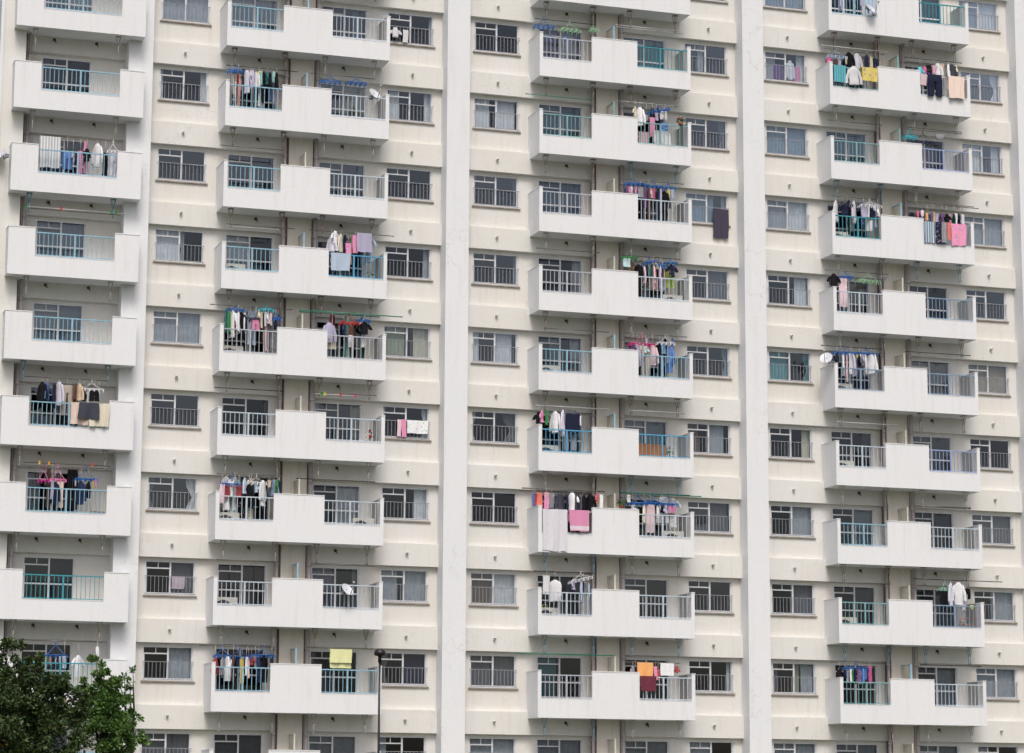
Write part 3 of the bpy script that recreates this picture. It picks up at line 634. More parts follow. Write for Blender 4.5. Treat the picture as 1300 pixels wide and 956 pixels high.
POLES=[
('A', 3, '', -4.2, -1.31, 1.23, 'grey', 0.014, -0.86),
('A', 3, '', -4.29, -1.23, 1.25, 'white', 0.012, -1.0),
('A', 5, '', -4.14, -1.49, 1.23, 'grey', 0.014, -0.86),
('A', 6, '', -4.26, -1.25, 1.13, 'grey', 0.014, -0.86),
('A', 6, '', -4.09, -1.38, 1.2, 'dark', 0.012, -1.0),
('A', 8, '', -4.01, -1.43, 1.11, 'grey', 0.014, -0.86),
('B', 1, 'L', 2.06, 4.44, 1.13, 'dark', 0.014, -0.86),
('B', 2, 'L', 1.92, 4.0, 1.12, 'grey', 0.014, -0.86),
('B', 3, 'L', 2.19, 4.45, 1.21, 'grey', 0.014, -0.86),
('B', 3, 'L', 2.16, 3.89, 1.11, 'white', 0.012, -1.0),
('B', 4, 'L', 1.71, 4.42, 1.22, 'grey', 0.014, -0.86),
('B', 5, 'L', 1.91, 4.14, 1.22, 'dark', 0.014, -0.86),
('B', 6, 'L', 2.06, 4.17, 1.15, 'grey', 0.014, -0.86),
('B', 7, 'L', 2.12, 4.2, 1.1, 'grey', 0.014, -0.86),
('B', 8, 'L', 1.64, 4.0, 1.08, 'grey', 0.014, -0.86),
('B', 1, 'R', 4.9, 7.09, 1.13, 'grey', 0.014, -0.86),
('B', 3, 'R', 4.95, 7.82, 1.22, 'grey', 0.014, -0.86),
('B', 4, 'R', 4.62, 8.1, 1.19, 'green', 0.018, -1.02),
('B', 4, 'R', 4.66, 7.37, 1.17, 'dark green', 0.016, -0.86),
('B', 5, 'R', 5.18, 7.3, 1.24, 'grey', 0.014, -0.86),
('B', 5, 'R', 5.2, 7.21, 1.18, 'white', 0.012, -1.0),
('B', 6, 'R', 4.65, 7.29, 1.11, 'dark', 0.014, -0.86),
('B', 7, 'R', 5.18, 7.33, 1.07, 'grey', 0.014, -0.86),
('B', 8, 'R', 5.1, 7.29, 1.11, 'grey', 0.014, -0.86),
('C', 0, 'L', 1.91, 4.09, 1.11, 'dark', 0.014, -0.86),
('C', 1, 'L', 1.58, 4.09, 1.12, 'green', 0.014, -0.86),
('C', 3, 'L', 1.99, 4.26, 1.19, 'grey', 0.014, -0.86),
('C', 4, 'L', 2.28, 4.59, 1.17, 'grey', 0.014, -0.86),
('C', 5, 'L', 2.01, 4.59, 1.23, 'white', 0.022, -0.86),
('C', 6, 'L', 1.53, 4.44, 1.14, 'grey', 0.02, -0.86),
('C', 7, 'L', 1.95, 3.94, 1.11, 'dark', 0.014, -0.86),
('C', 8, 'L', 1.33, 4.81, 1.1, 'green', 0.018, -0.86),
('C', 0, 'R', 4.86, 7.39, 1.11, 'white', 0.014, -0.86),
('C', 0, 'R', 4.81, 7.28, 1.14, 'white', 0.012, -1.0),
('C', 1, 'R', 4.94, 7.28, 1.18, 'white', 0.014, -0.86),
('C', 2, 'R', 4.98, 7.35, 1.13, 'grey', 0.014, -0.86),
('C', 3, 'R', 5.05, 7.21, 1.17, 'dark', 0.014, -0.86),
('C', 4, 'R', 5.13, 7.43, 1.18, 'grey', 0.014, -0.86),
('C', 5, 'R', 5.3, 7.32, 1.24, 'white', 0.022, -0.86),
('C', 6, 'R', 5.0, 7.91, 1.13, 'green', 0.018, -0.86),
('C', 6, 'R', 4.94, 7.44, 1.13, 'dark green', 0.016, -1.02),
('C', 8, 'R', 5.18, 7.07, 0.9, 'grey', 0.014, -0.86),
('D', 0, 'L', 1.93, 4.3, 1.12, 'grey', 0.014, -0.86),
('D', 0, 'L', 1.77, 4.36, 1.18, 'white', 0.014, -1.0),
('D', 1, 'L', 2.03, 4.15, 1.21, 'grey', 0.014, -0.86),
('D', 2, 'L', 2.14, 3.92, 1.17, 'grey', 0.014, -0.86),
('D', 3, 'L', 1.85, 4.25, 1.2, 'grey', 0.014, -0.86),
('D', 4, 'L', 1.64, 3.97, 1.21, 'dark', 0.014, -0.86),
('D', 5, 'L', 2.2, 4.49, 1.25, 'white', 0.022, -0.86),
('D', 7, 'L', 1.82, 4.08, 1.11, 'grey', 0.014, -0.86),
('D', 8, 'L', 1.81, 3.85, 1.07, 'grey', 0.014, -0.86),
('D', 0, 'R', 5.11, 7.38, 1.1, 'dark', 0.014, -0.86),
('D', 1, 'R', 5.1, 7.3, 1.16, 'grey', 0.014, -0.86),
('D', 1, 'R', 5.03, 7.23, 1.18, 'dark', 0.012, -1.0),
('D', 2, 'R', 5.11, 7.89, 1.16, 'grey', 0.014, -0.86),
('D', 2, 'R', 5.01, 7.62, 1.17, 'dark', 0.012, -1.0),
('D', 4, 'R', 4.86, 7.42, 1.19, 'dark', 0.014, -0.86),
('D', 6, 'R', 5.06, 7.26, 1.16, 'grey', 0.03, -0.86),
('D', 7, 'R', 5.0, 8.42, 1.32, 'dark', 0.014, -0.86),
('D', 8, 'R', 5.18, 7.49, 1.07, 'dark', 0.018, -0.86)]
EXTRA=[
('dish', 'B', 1, 6.98, 0.51, -1.3, 0.23),
('dish', 'B', 7, 6.29, 0.25, -1.4, 0.23),
('dish', 'D', -1, 3.57, -0.11, -1.4, 0.22),
('dish', 'D', 4, 1.77, 0.76, -1.0, 0.25),
('dish', 'A', 2, -5.18, 0.17, -1.1, 0.24),
('ac', 'B', 3, 2.36, -0.13, -0.7),
('ac', 'B', 4, 2.32, -0.18, -0.7),
('ac', 'B', 6, 2.38, -0.16, -0.7),
('ac', 'B', 7, 2.4, -0.24, -0.7),
('ac', 'C', 4, 2.09, -0.17, -0.7),
('ac', 'C', 5, 2.32, -0.2, -0.7),
('ac', 'C', 3, 7.19, -0.17, -0.7),
('ac', 'C', 7, 2.34, -0.3, -0.7),
('ac', 'D', 4, 2.45, -0.15, -0.7),
('ac', 'D', 2, 2.43, -0.15, -0.7),
('ac', 'D', 5, 2.46, -0.18, -0.7),
('ac', 'D', 7, 2.45, -0.24, -0.7),
('ac', 'B', 6, 7.11, -0.17, -0.7),
('ac', 'C', 2, 7.21, 0.46, -0.7),
('ac', 'C', 6, 7.1, -0.21, -0.7),
('plant', 'B', 5, 7.07, -0.07, -1.0, 'red'),
('plant', 'C', 1, 7.14, 0.5, -1.12, 'pink'),
('plant', 'C', 1, 3.38, -0.22, -1.0, 'green'),
('plant', 'C', 6, 4.92, 0.66, -1.15, 'green'),
('plant', 'D', 7, 6.76, -0.28, -1.0, 'green'),
('plant', 'C', 5, 6.71, -0.1, -1.0, 'green'),
('plant', 'B', 3, 6.99, -0.2, -1.0, 'green')]
# ================================================================== THE APARTMENT BLOCK
XL, XR = -5.3, 3 * BAY - .345
TOP = sill(-2) + 2.75
building = bpy.data.objects.new('apartment_building', None); COL.objects.link(building); building.location = (0, 0, 0)
tag(building, 'long beige concrete apartment block with stacked white balconies and laundry', 'apartment building')
def bpart(name, mb, mat, loc=(0,0,0)): return link(name, mb.mesh(name, mat), building, loc)

WIN = [(0, 1.642), (7.737, 9.379)]
DOOR = [(2.33, 3.97), (5.415, 7.055)]
WH, DH0, DH1 = 1.085, -.765, 1.08
# wall sheet with openings, cell by cell
ops = []
for r in ROWS:
    s = sill(r)
    ops.append((-3.85, -2.215, s + DH0, s + DH1))
    for b in range(3):
        for a in WIN: ops.append((bx0(b) + a[0], bx0(b) + a[1], s, s + WH))
        for a in DOOR: ops.append((bx0(b) + a[0], bx0(b) + a[1], s + DH0, s + DH1))
xs = sorted({XL, XR} | {o[0] for o in ops} | {o[1] for o in ops}); zs = sorted({0, TOP} | {o[2] for o in ops} | {o[3] for o in ops})
wall = MB(); ins = .018
for i in range(len(xs) - 1):
    j = 0
    while j < len(zs) - 1:
        xm = (xs[i] + xs[i+1]) / 2; k = j
        def hole(z): return any(o[0] < xm < o[1] and o[2] < z < o[3] for o in ops)
        if hole((zs[j] + zs[j+1]) / 2): j += 1; continue
        while k + 1 < len(zs) - 1 and not hole((zs[k+1] + zs[k+2]) / 2): k += 1
        wall.face([(xs[i], -.03, zs[j]), (xs[i+1], -.03, zs[j]), (xs[i+1], -.03, zs[k+1]), (xs[i], -.03, zs[k+1])]); j = k + 1
for x0, x1, z0, z1 in ops:      # reveals
    for q in ([(x0,z0),(x0,z1)], [(x0,z1),(x1,z1)], [(x1,z1),(x1,z0)], [(x1,z0),(x0,z0)]):
        (a, c), (d, e) = q; wall.face([(a,-.03,c),(d,-.03,e),(d,.12,e),(a,.12,c)])
bpart('wall', wall, M['wall'])
sh = MB()
sh.face([(XL,-.03,0),(XL,11,0),(XL,11,TOP),(XL,-.03,TOP)]); sh.face([(XR,-.03,0),(XR,11,0),(XR,11,TOP),(XR,-.03,TOP)]); sh.face([(XL,11,0),(XR,11,0),(XR,11,TOP),(XL,11,TOP)])
bpart('rear_wall', sh, M['wall'])
rf = MB(); rf.box(XL-.2, XR+.2, -.75, 11.2, TOP + .002, TOP + .45); bpart('roof', rf, M['roof'])
# pilasters
for x0, x1 in [(-5.19, -4.46)] + [(bx0(b) - 1.142, bx0(b) - .345) for b in range(4)]:
    p = MB(); p.box(0, x1 - x0, -.7, -.02, 0, TOP); bpart('pilaster', p, M['pilaster' if x0 > -5 else 'beam'], (x0, 0, 0))
p = MB(); p.box(0, .10, -.78, .1, 0, TOP); bpart('corner_fin', p, M['pilaster'], (-5.293, 0, 0))
# piers between the two flats and drainpipes
def pipe_mesh(r, mat):
    m = MB(); m.tube((0,0,0), (0,0,TOP-.05), r, 12, cap=False)
    for rr in ROWS: 
        z = sill(rr); m.tube((0,0,z+1.02), (0,0,z+1.10), r*1.28, 12); m.tube((0,0,z-.55), (0,0,z-.50), r*1.2, 12)
    return m.mesh('drainpipe', mat)
pa, pb = pipe_mesh(.054, M['pipe']), pipe_mesh(.066, M['pipe'])
for b in range(3):
    p = MB(); p.box(0, .81, -.36, -.02, 0, TOP); bpart('pier', p, M['pier'], (bx0(b) + 4.33, 0, 0))
    link('drainpipe', pa, building, (bx0(b) + 4.178, -.43, 0)); link('drainpipe', pb, building, (bx0(b) + 5.245, -.43, 0))
link('drainpipe', pa, building, (-4.285, -.40, 0))
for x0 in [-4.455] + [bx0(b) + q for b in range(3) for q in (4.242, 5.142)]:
    d = MB(); d.box(0, .082 if x0 < -4 or (x0 % BAY) < 4.8 else .045, -.31, -.021, 0, TOP - .02); bpart('dark_strip', d, M['brown_strip'], (x0, 0, 0))  # narrow dark brown boxes next to piers and pipes, full height

# shared meshes -------------------------------------------------------
def window_frame(w, h, door=False):
    m = MB(); t = .042
    m.box(-.012, t, -.012, .095, -.012, h+.012); m.box(w-t, w+.012, -.012, .095, -.012, h+.012)
    m.box(t, w-t, -.008, .092, -.012, t); m.box(t, w-t, -.008, .092, h-t, h+.012)
    c = w/2
    m.box(c-.026, c+.026, .006, .078, t, h-t)                       # meeting stile
    th = h - .235 if not door else h - .25
    m.box(t, c-.026, .012, .062, th-.02, th+.02)                     # transom of the left leaf
    m.box(t + (c-t)*.5-.011, t + (c-t)*.5+.011, .016, .056, th+.02, h-t)
    m.box(t, t+.03, .02, .06, t, th-.02); m.box(w-t-.03, w-t, .026, .066, t, h-t)
    m.box(t+.03, c-.026, .02, .06, t, t+.035); m.box(c+.026, w-t-.03, .026, .066, t, t+.035)
    if door:
        z = 1.0
        m.box(t+.03, c-.026, .018, .058, z-.024, z+.024); m.box(c+.026, w-t-.03, .022, .062, z-.024, z+.024)
    return m.mesh('window_frame', M['frame'])
WF, DF = window_frame(1.642, WH), window_frame(1.64, DH1 - DH0, True)
def pane(w, h):
    m = MB(); m.face([(.03,.042,.03),(w-.03,.042,.03),(w-.03,.042,h-.03),(.03,.042,h-.03)]); return m.mesh('glass_pane', M['glass'])
WG, DG = pane(1.642, WH), pane(1.64, DH1 - DH0)
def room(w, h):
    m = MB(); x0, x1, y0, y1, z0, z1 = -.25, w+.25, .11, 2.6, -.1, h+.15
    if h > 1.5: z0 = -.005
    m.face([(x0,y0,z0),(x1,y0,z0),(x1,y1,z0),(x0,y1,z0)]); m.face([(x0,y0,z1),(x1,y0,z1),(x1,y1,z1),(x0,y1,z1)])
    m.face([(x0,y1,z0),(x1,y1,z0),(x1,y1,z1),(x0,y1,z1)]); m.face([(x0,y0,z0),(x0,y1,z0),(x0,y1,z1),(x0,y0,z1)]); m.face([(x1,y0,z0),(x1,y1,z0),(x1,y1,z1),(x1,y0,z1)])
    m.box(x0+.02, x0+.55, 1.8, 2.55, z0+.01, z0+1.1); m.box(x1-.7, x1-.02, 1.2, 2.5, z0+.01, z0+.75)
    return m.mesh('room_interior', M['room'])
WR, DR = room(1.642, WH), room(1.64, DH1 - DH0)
sm = MB(); sm.box(-.04, 1.69, -.085, -.012, -.05, -.012); SILL = sm.mesh('sill', M['sill'])
def guard():
    m = MB(); m.box(.0, 1.64, -.074, -.053, .578, .597)
    m.box(.0, 1.64, -.072, -.055, .03, .048)
    n = 13
    for i in range(n):
        x = .06 + i * (1.52 / (n-1)); m.box(x-.006, x+.006, -.070, -.057, .048, .575)
    return m.mesh('guard_rail', M['guard'])
GUARD = guard()
def curtain_mesh(w, h, fold, seed, colour, gather=0):
    rnd = random.Random(seed); n = max(10, int(w / .035)); ph = rnd.random()*6; P = []
    for i in range(2):
        row = []
        for j in range(n+1):
            u = j / n
            y = fold * (math.sin(u * w * 34 + ph + .6*math.sin(u*9+ph)) + .4 * math.sin(u * w * 71 + ph*2))
            row.append((u, y, i))
        P.append(row)
    K = 7; G = []
    for k in range(K+1):
        v = k / K; row = []
        for (u, y, _) in P[0]:
            x = u * w
            if gather: 
                pull = 1 - .55 * math.exp(-((v - .42) / .22) ** 2)
                x = x * pull if gather > 0 else w - (w - x) * pull
            row.append((x, y * (1 + .35 * (1-v)), h * v))
        G.append(row)
    m = MB(); m.grid(G); return m.mesh('curtain', M['cur_' + colour])
cache = {}
def curtain(parent, a, b, colour, w, h, seed, y=.17):
    """a..b fractions of the opening"""
    g = 0
    if b - a < .34 and h < 1.5 and seed % 3 == 0: g = 1 if a < .3 else -1
    key = (round(b-a, 2), colour, h, seed % 5, g)
    if key not in cache: cache[key] = curtain_mesh((b-a) * w, h - .04, .016, seed % 5 + 3, colour, g)
    link('curtain', cache[key], parent, (a * w, y + (.02 if a > .4 else 0), .03))

# what hangs behind each pane: (from, to, colour); rows -1..9
WC = {
 ('B','L',0):[(0,1,'grey')], ('B','L',1):[(0,.1,'white'),(.86,1,'white')], ('B','L',2):[], ('B','L',3):[(0,.5,'white'),(.5,.62,'grey')], ('B','L',4):[(0,1,'grey')],
 ('B','L',5):[], ('B','L',6):[(.78,1,'white'),(0,.16,'dim')], ('B','L',7):[(.5,1,'dim')], ('B','L',8):[(.52,1,'grey')], ('B','L',9):[(0,1,'dim')], ('B','L',-1):[(0,1,'grey')],
 ('B','R',-1):[(0,.1,'white')], ('B','R',0):[(.93,1,'white')], ('B','R',1):[(.08,.3,'white'),(.84,1,'white')], ('B','R',2):[(0,.06,'dim')], ('B','R',3):[(.86,1,'grey')], ('B','R',4):[(.1,.48,'green'),(.66,1,'cream')],
 ('B','R',5):[(.86,1,'white'),(0,.1,'white')], ('B','R',6):[(.72,.98,'white')], ('B','R',7):[(0,.38,'grey'),(.5,1,'grey')], ('B','R',8):[(.52,1,'navy'),(.1,.22,'dim')], ('B','R',9):[(0,.2,'grey')],
 ('C','L',-1):[(0,1,'grey')], ('C','L',0):[(0,.08,'white')], ('C','L',1):[(0,.38,'white'),(.54,.94,'white')], ('C','L',2):[(0,.1,'cream'),(.9,1,'dim')], ('C','L',3):[(0,.08,'bluegrey'),(.92,1,'bluegrey')], ('C','L',4):[(0,.18,'white'),(.56,.9,'white')],
 ('C','L',5):[(0,.13,'cream'),(.72,1,'dim')], ('C','L',6):[], ('C','L',7):[(0,.48,'brown'),(.5,1,'white')], ('C','L',8):[(.5,1,'dim'),(0,.48,'dim')], ('C','L',9):[(0,1,'grey')],
 ('C','R',-1):[(0,1,'dim')], ('C','R',0):[(.36,.48,'grey')], ('C','R',1):[(.82,.97,'dim')], ('C','R',2):[(.02,.7,'bluegrey'),(.88,1,'grey')], ('C','R',3):[(.5,1,'dim')], ('C','R',4):[(.86,.97,'bluegrey')],  # bluegrey sheet in the window with the blanket stands for a bright glass reflection
 ('C','R',5):[(.5,.88,'grey'),(0,.3,'brown')], ('C','R',6):[(0,.94,'dim')], ('C','R',7):[], ('C','R',8):[(.9,1,'white')], ('C','R',9):[(0,.5,'grey')],
 ('D','L',-1):[(0,1,'bluegrey')], ('D','L',0):[(0,.3,'grey'),(.8,1,'white')], ('D','L',1):[(0,1,'bluegrey')], ('D','L',2):[(0,.48,'grey'),(.5,1,'white')], ('D','L',3):[(.68,.98,'white')], ('D','L',4):[(0,.48,'teal'),(.86,1,'teal')],
 ('D','L',5):[(.8,.98,'cream')], ('D','L',6):[(.5,1,'grey')], ('D','L',7):[(.5,1,'dim')], ('D','L',8):[(0,.18,'dim'),(.55,.66,'green'),(.7,1,'grey')], ('D','L',9):[(0,1,'grey')],
 ('D','R',-1):[(0,.48,'bluegrey'),(.5,1,'white')], ('D','R',0):[(.8,1,'white')], ('D','R',1):[(.1,.5,'white'),(.78,.98,'white')], ('D','R',2):[(0,1,'grey')], ('D','R',3):[], ('D','R',4):[(0,1,'tan')],
 ('D','R',5):[], ('D','R',6):[(0,.48,'dim'),(.5,1,'dim')], ('D','R',7):[(.48,1,'grey')], ('D','R',8):[(0,1,'grey')], ('D','R',9):[(0,.3,'grey')]}
DC = {
 ('A','',-1):[(0,1,'grey')], ('A','',0):[(.5,1,'white'),(0,.5,'bluegrey')], ('A','',1):[(.1,.2,'dim')], ('A','',2):[(0,.5,'dim')], ('A','',3):[(0,1,'grey')], ('A','',4):[(0,.48,'grey'),(.5,1,'bluegrey')], ('A','',5):[], ('A','',6):[(0,.2,'dim')], ('A','',7):[(.5,1,'navy')], ('A','',8):[(.5,.9,'dim')], ('A','',9):[(0,1,'grey')],
 ('B','L',-1):[(0,1,'grey')], ('B','L',0):[(0,1,'grey')], ('B','L',1):[], ('B','L',2):[(0,.1,'dim')], ('B','L',3):[(0,.5,'white')], ('B','L',4):[], ('B','L',5):[(.9,1,'dim')], ('B','L',6):[], ('B','L',7):[(0,.24,'brown'),(.3,.74,'brown'),(.8,1,'brown')], ('B','L',8):[], ('B','L',9):[(0,1,'dim')],
 ('B','R',-1):[], ('B','R',0):[(.7,.9,'bluegrey')], ('B','R',1):[(.46,.98,'cream')], ('B','R',2):[(.86,1,'dim')], ('B','R',3):[(0,.4,'dim')], ('B','R',4):[(.3,.5,'grey')], ('B','R',5):[(.78,1,'cream'),(0,.14,'white')], ('B','R',6):[(.5,1,'white')], ('B','R',7):[(0,.48,'lilac'),(.88,.98,'grey')], ('B','R',8):[(0,.5,'dim')], ('B','R',9):[(0,1,'grey')],
 ('C','L',-1):[(0,1,'grey')], ('C','L',0):[(0,.46,'lilac'),(.52,.92,'white')], ('C','L',1):[(0,.5,'bluegrey'),(.55,1,'bluegrey')], ('C','L',2):[(0,1,'bluegrey')], ('C','L',3):[(.8,1,'white')], ('C','L',4):[(.3,.5,'bluegrey'),(.76,.96,'white')], ('C','L',5):[], ('C','L',6):[], ('C','L',7):[(.5,1,'dim')], ('C','L',8):[(0,.46,'teal')], ('C','L',9):[(0,1,'grey')],
 ('C','R',-1):[(0,1,'grey')], ('C','R',0):[(0,1,'teal'),(.2,.9,'bluegrey')], ('C','R',1):[], ('C','R',2):[], ('C','R',3):[(0,.3,'dim')], ('C','R',4):[(0,.5,'dim')], ('C','R',5):[(0,.48,'grey'),(.52,.96,'grey')], ('C','R',6):[], ('C','R',7):[(0,.2,'dim')], ('C','R',8):[], ('C','R',9):[(0,1,'grey')],
 ('D','L',-1):[], ('D','L',0):[(0,.3,'grey')], ('D','L',1):[(0,1,'bluegrey')], ('D','L',2):[], ('D','L',3):[(.4,.9,'tan')], ('D','L',4):[], ('D','L',5):[(.8,1,'dim')], ('D','L',6):[(.5,1,'grey')], ('D','L',7):[(.5,1,'dim')], ('D','L',8):[(.7,1,'brown')], ('D','L',9):[(0,1,'grey')],
 ('D','R',-1):[(0,.96,'teal')], ('D','R',0):[], ('D','R',1):[(.35,.8,'tan')], ('D','R',2):[], ('D','R',3):[(0,.3,'dim')], ('D','R',4):[(0,1,'tan')], ('D','R',5):[], ('D','R',6):[(0,.96,'dim')], ('D','R',7):[(.3,1,'dim')], ('D','R',8):[(0,.48,'dim'),(.5,1,'grey')], ('D','R',9):[(0,1,'grey')]}
seed = 0
def add_window(col, side, r, x):
    global seed; seed += 1
    w = link('window', WF, building, (x, 0, sill(r)))
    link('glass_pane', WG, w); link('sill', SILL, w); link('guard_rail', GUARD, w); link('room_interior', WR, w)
    for a, b, c in WC.get((col, side, r), []): curtain(w, a, b, c, 1.642, WH, seed)
def add_door(col, side, r, x):
    global seed; seed += 1
    w = link('balcony_door', DF, building, (x, 0, sill(r) + DH0))
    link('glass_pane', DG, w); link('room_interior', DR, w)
    for i, (a, b, c) in enumerate(DC.get((col, side, r), [])): curtain(w, a, b, c, 1.64, DH1 - DH0, seed, .17 + .05 * i)
    if (col, side, r) == ('C', 'R', 5):
        m = MB(); m.box(.06, 1.55, -.06, -.03, .05, 1.02)
        link('bamboo_blind', m.mesh('bamboo_blind', M['cur_bamboo']), w)

# balconies ------------------------------------------------------------
FY, BY = -1.2, -1.1        # front and back face of the parapet
def tub(x0, x1, openings, back_l, back_r):
    m = MB(); zb, zl, zt = -.99, -.365, .53
    out = [(x0, zb), (x1, zb), (x1, zt)]
    for a, b in reversed(openings): out += [(b, zt), (b, zl), (a, zl), (a, zt)]
    out += [(x0, zt)]
    m.prism(out, FY, BY)
    m.box(x0 + .001, x1 - .001, BY, -.19, zb + .003, -.845)
    m.box(x0, x0 + .11, BY, back_l, -.845, zt); m.box(x1 - .11, x1, BY, back_r, -.845, zt)
    # thin coping on the tops and a stop bead under the nose
    for a, b in [(x0 - .012, (openings[0][0]))] + [(openings[i][1], openings[i+1][0]) for i in range(len(openings)-1)] + [(openings[-1][1], x1 + .012)]:
        m.box(a, b, FY - .012, BY + .012, zt + .0005, zt + .028)
    for a, b in openings: m.box(a + .002, b - .002, FY - .008, BY + .008, zl + .0005, zl + .022)
    m.box(x0 - .012, x0 + .122, BY + .0125, back_l, zt + .0005, zt + .026); m.box(x1 - .122, x1 + .012, BY + .0125, back_r, zt + .0005, zt + .026)
    me = m.mesh('balcony', M['balcony']); return me
OPN = [(2.098, 3.865), (5.528, 7.386)]
TUB = tub(1.975, 7.505, OPN, -.035, -.035)
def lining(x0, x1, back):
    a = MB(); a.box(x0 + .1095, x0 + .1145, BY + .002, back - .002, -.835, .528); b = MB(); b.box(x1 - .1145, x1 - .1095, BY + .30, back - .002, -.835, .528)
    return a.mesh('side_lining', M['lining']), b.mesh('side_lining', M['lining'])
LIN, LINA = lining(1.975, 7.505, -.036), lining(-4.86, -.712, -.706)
OPA = [(-4.015, -1.493)]
TUBA = tub(-4.86, -.712, OPA, -.705, -.705)
def rail_mesh(w, key):
    m = MB(); zt = .40; zb = -.34; y = -1.15
    m.box(0, w, y - .022, y + .022, zt - .018, zt + .018); m.box(0, w, y - .014, y + .014, zb + .015, zb + .04)
    n = round(w / .142)
    for i in range(1, n):
        x = w * i / n; big = abs(i - n // 2) < .5
        if big: m.box(x - .027, x + .027, y - .03, y + .026, zb, zt - .019)
        else: m.box(x - .0085, x + .0085, y - .011, y + .011, zb + .041, zt - .019)
    return m.mesh('railing', M['rail_' + key])
rails = {}
def railing(parent, a, b, key):
    k = (round(b - a, 2), key)
    if k not in rails: rails[k] = rail_mesh(b - a, key)
    link('railing', rails[k], parent, (a, 0, 0))
RC = {'A': ['blue','blue','blue','blue','blue','blue','blue','blue','teal','teal','blue'],
 'BL':['blue','blue','blue','blue','blue','grey','pale','pale','pale','blue','blue'], 'BR':['pale','pale','pale','pale','bright','grey','pale','pale','pale','blue','pale'],
 'CL':['pale','grey','sea','grey','grey','blue','bright','grey','pale','grey','grey'], 'CR':['pale','teal','sea','pale','pale','blue','bright','pale','pale','pale','pale'],
 'DL':['blue','sea','sea','teal','pale','slate','pale','blue','sea','sea','blue'], 'DR':['teal','pale','peri','slate','slate','slate','peri','pale','slate','pale','pale']}
def bracket_mesh(mat):
    m = MB()
    for y in (-1.0, -.86):
        m.tube((-.075, y, 1.705), (0, y, 1.38), .008, 5); m.tube((.075, y, 1.705), (0, y, 1.38), .008, 5); m.tube((0, y, 1.39), (0, y, 1.09), .009, 5)
        m.tube((0, y, 1.10), (0, y - .05, 1.13), .012, 5)
    m.box(-.09, .09, -1.02, -.84, 1.700, 1.709)
    return m.mesh('pole_bracket', mat)
BRK = [bracket_mesh(M['iron']), bracket_mesh(M['ironblue']), bracket_mesh(M['ironwhite'])]
VENT = MB(); VENT.tube((0,-.195,0), (0,-.26,-.01), .036, 10); VENT.tube((0,-.25,.010), (0,-.30,-.02), .05, 10, .04); VENT = VENT.mesh('vent_cap', M['vent'])
VENTD = MB(); VENTD.tube((0,-.195,0), (0,-.25,-.01), .05, 10); VENTD.tube((.02,-.23,-.03), (.05,-.27,-.10), .016, 6); VENTD = VENTD.mesh('vent_cap', M['ventdark'])
scr = MB(); scr.box(-.012, .012, -1.02, -.385, -.83, 1.04); SCR = scr.mesh('partition_screen', M['screen'])
def scr_frame(mat):
    m = MB(); m.box(-.024, .024, -1.06, -1.021, -.84, 1.07); m.box(-.024, .024, -1.0205, -.37, 1.041, 1.07); return m.mesh('screen_frame', mat)
SCF = [scr_frame(M['rail_blue']), scr_frame(M['screen']), scr_frame(M['rail_sea'])]
BEAM = MB(); BEAM.box(-.345, BAY - 1.142, -.20, -.025, 1.185, 1.93); BEAM = BEAM.mesh('beam', M['beam'])
BEAMA = MB(); BEAMA.box(-4.46, -1.142, -.20, -.025, 1.185, 1.93); BEAMA = BEAMA.mesh('beam', M['beam'])
rnd = random.Random(3)
for r in [-2] + list(ROWS):
    z = sill(r)
    bm_ = link('beam', BEAMA, building, (0, 0, z))
    for x in (-3.5, -2.13): link('vent_cap', VENTD, bm_, (x, 0, 1.62))
    for b in range(3):
        bm_ = link('beam', BEAM, building, (bx0(b), 0, z))
        for x in (.80, 8.58): link('vent_cap', VENT, bm_, (x, 0, 1.6), 0)
        for x in (3.29, 6.17): link('vent_cap', VENTD, bm_, (x, 0, 1.6))
for r in ROWS:
    z = sill(r); i = r + 1
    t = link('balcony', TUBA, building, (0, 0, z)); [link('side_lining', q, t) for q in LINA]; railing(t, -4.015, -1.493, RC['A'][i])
    kb = BRK[[2,2,2,1,2,1,2,2,2,2,2][i]]
    for x in (-4.21, -1.54): link('pole_bracket', kb, t, (x, 0, -FLOOR))
    add_door('A', '', r, -3.85)
    for b, c in enumerate('BCD'):
        X = bx0(b)
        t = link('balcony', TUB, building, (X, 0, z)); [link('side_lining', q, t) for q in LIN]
        railing(t, *OPN[0], RC[c + 'L'][i]); railing(t, *OPN[1], RC[c + 'R'][i])
        if i: 
            kk = [rnd.choice([0,0,1,2]), rnd.choice([0,0,0,1,2])]
        else: kk = [0, 0]
        for q, x in enumerate((2.3, 4.0, 5.36, 7.04)): link('pole_bracket', BRK[kk[q // 2]], t, (x, 0, -FLOOR))
        s = link('partition_screen', SCR, t, (4.72, 0, 0)); link('screen_frame', SCF[0 if (c, r) in (('B',0),('B',1),('B',3),('B',7),('B',8),('C',0),('C',4),('C',5),('D',2),('D',8)) else 2 if (c, r) in (('C',1),('D',0),('D',1)) else 1], s)
        add_window(c, 'L', r, X + WIN[0][0]); add_window(c, 'R', r, X + WIN[1][0])
        add_door(c, 'L', r, X + DOOR[0][0]); add_door(c, 'R', r, X + DOOR[1][0])

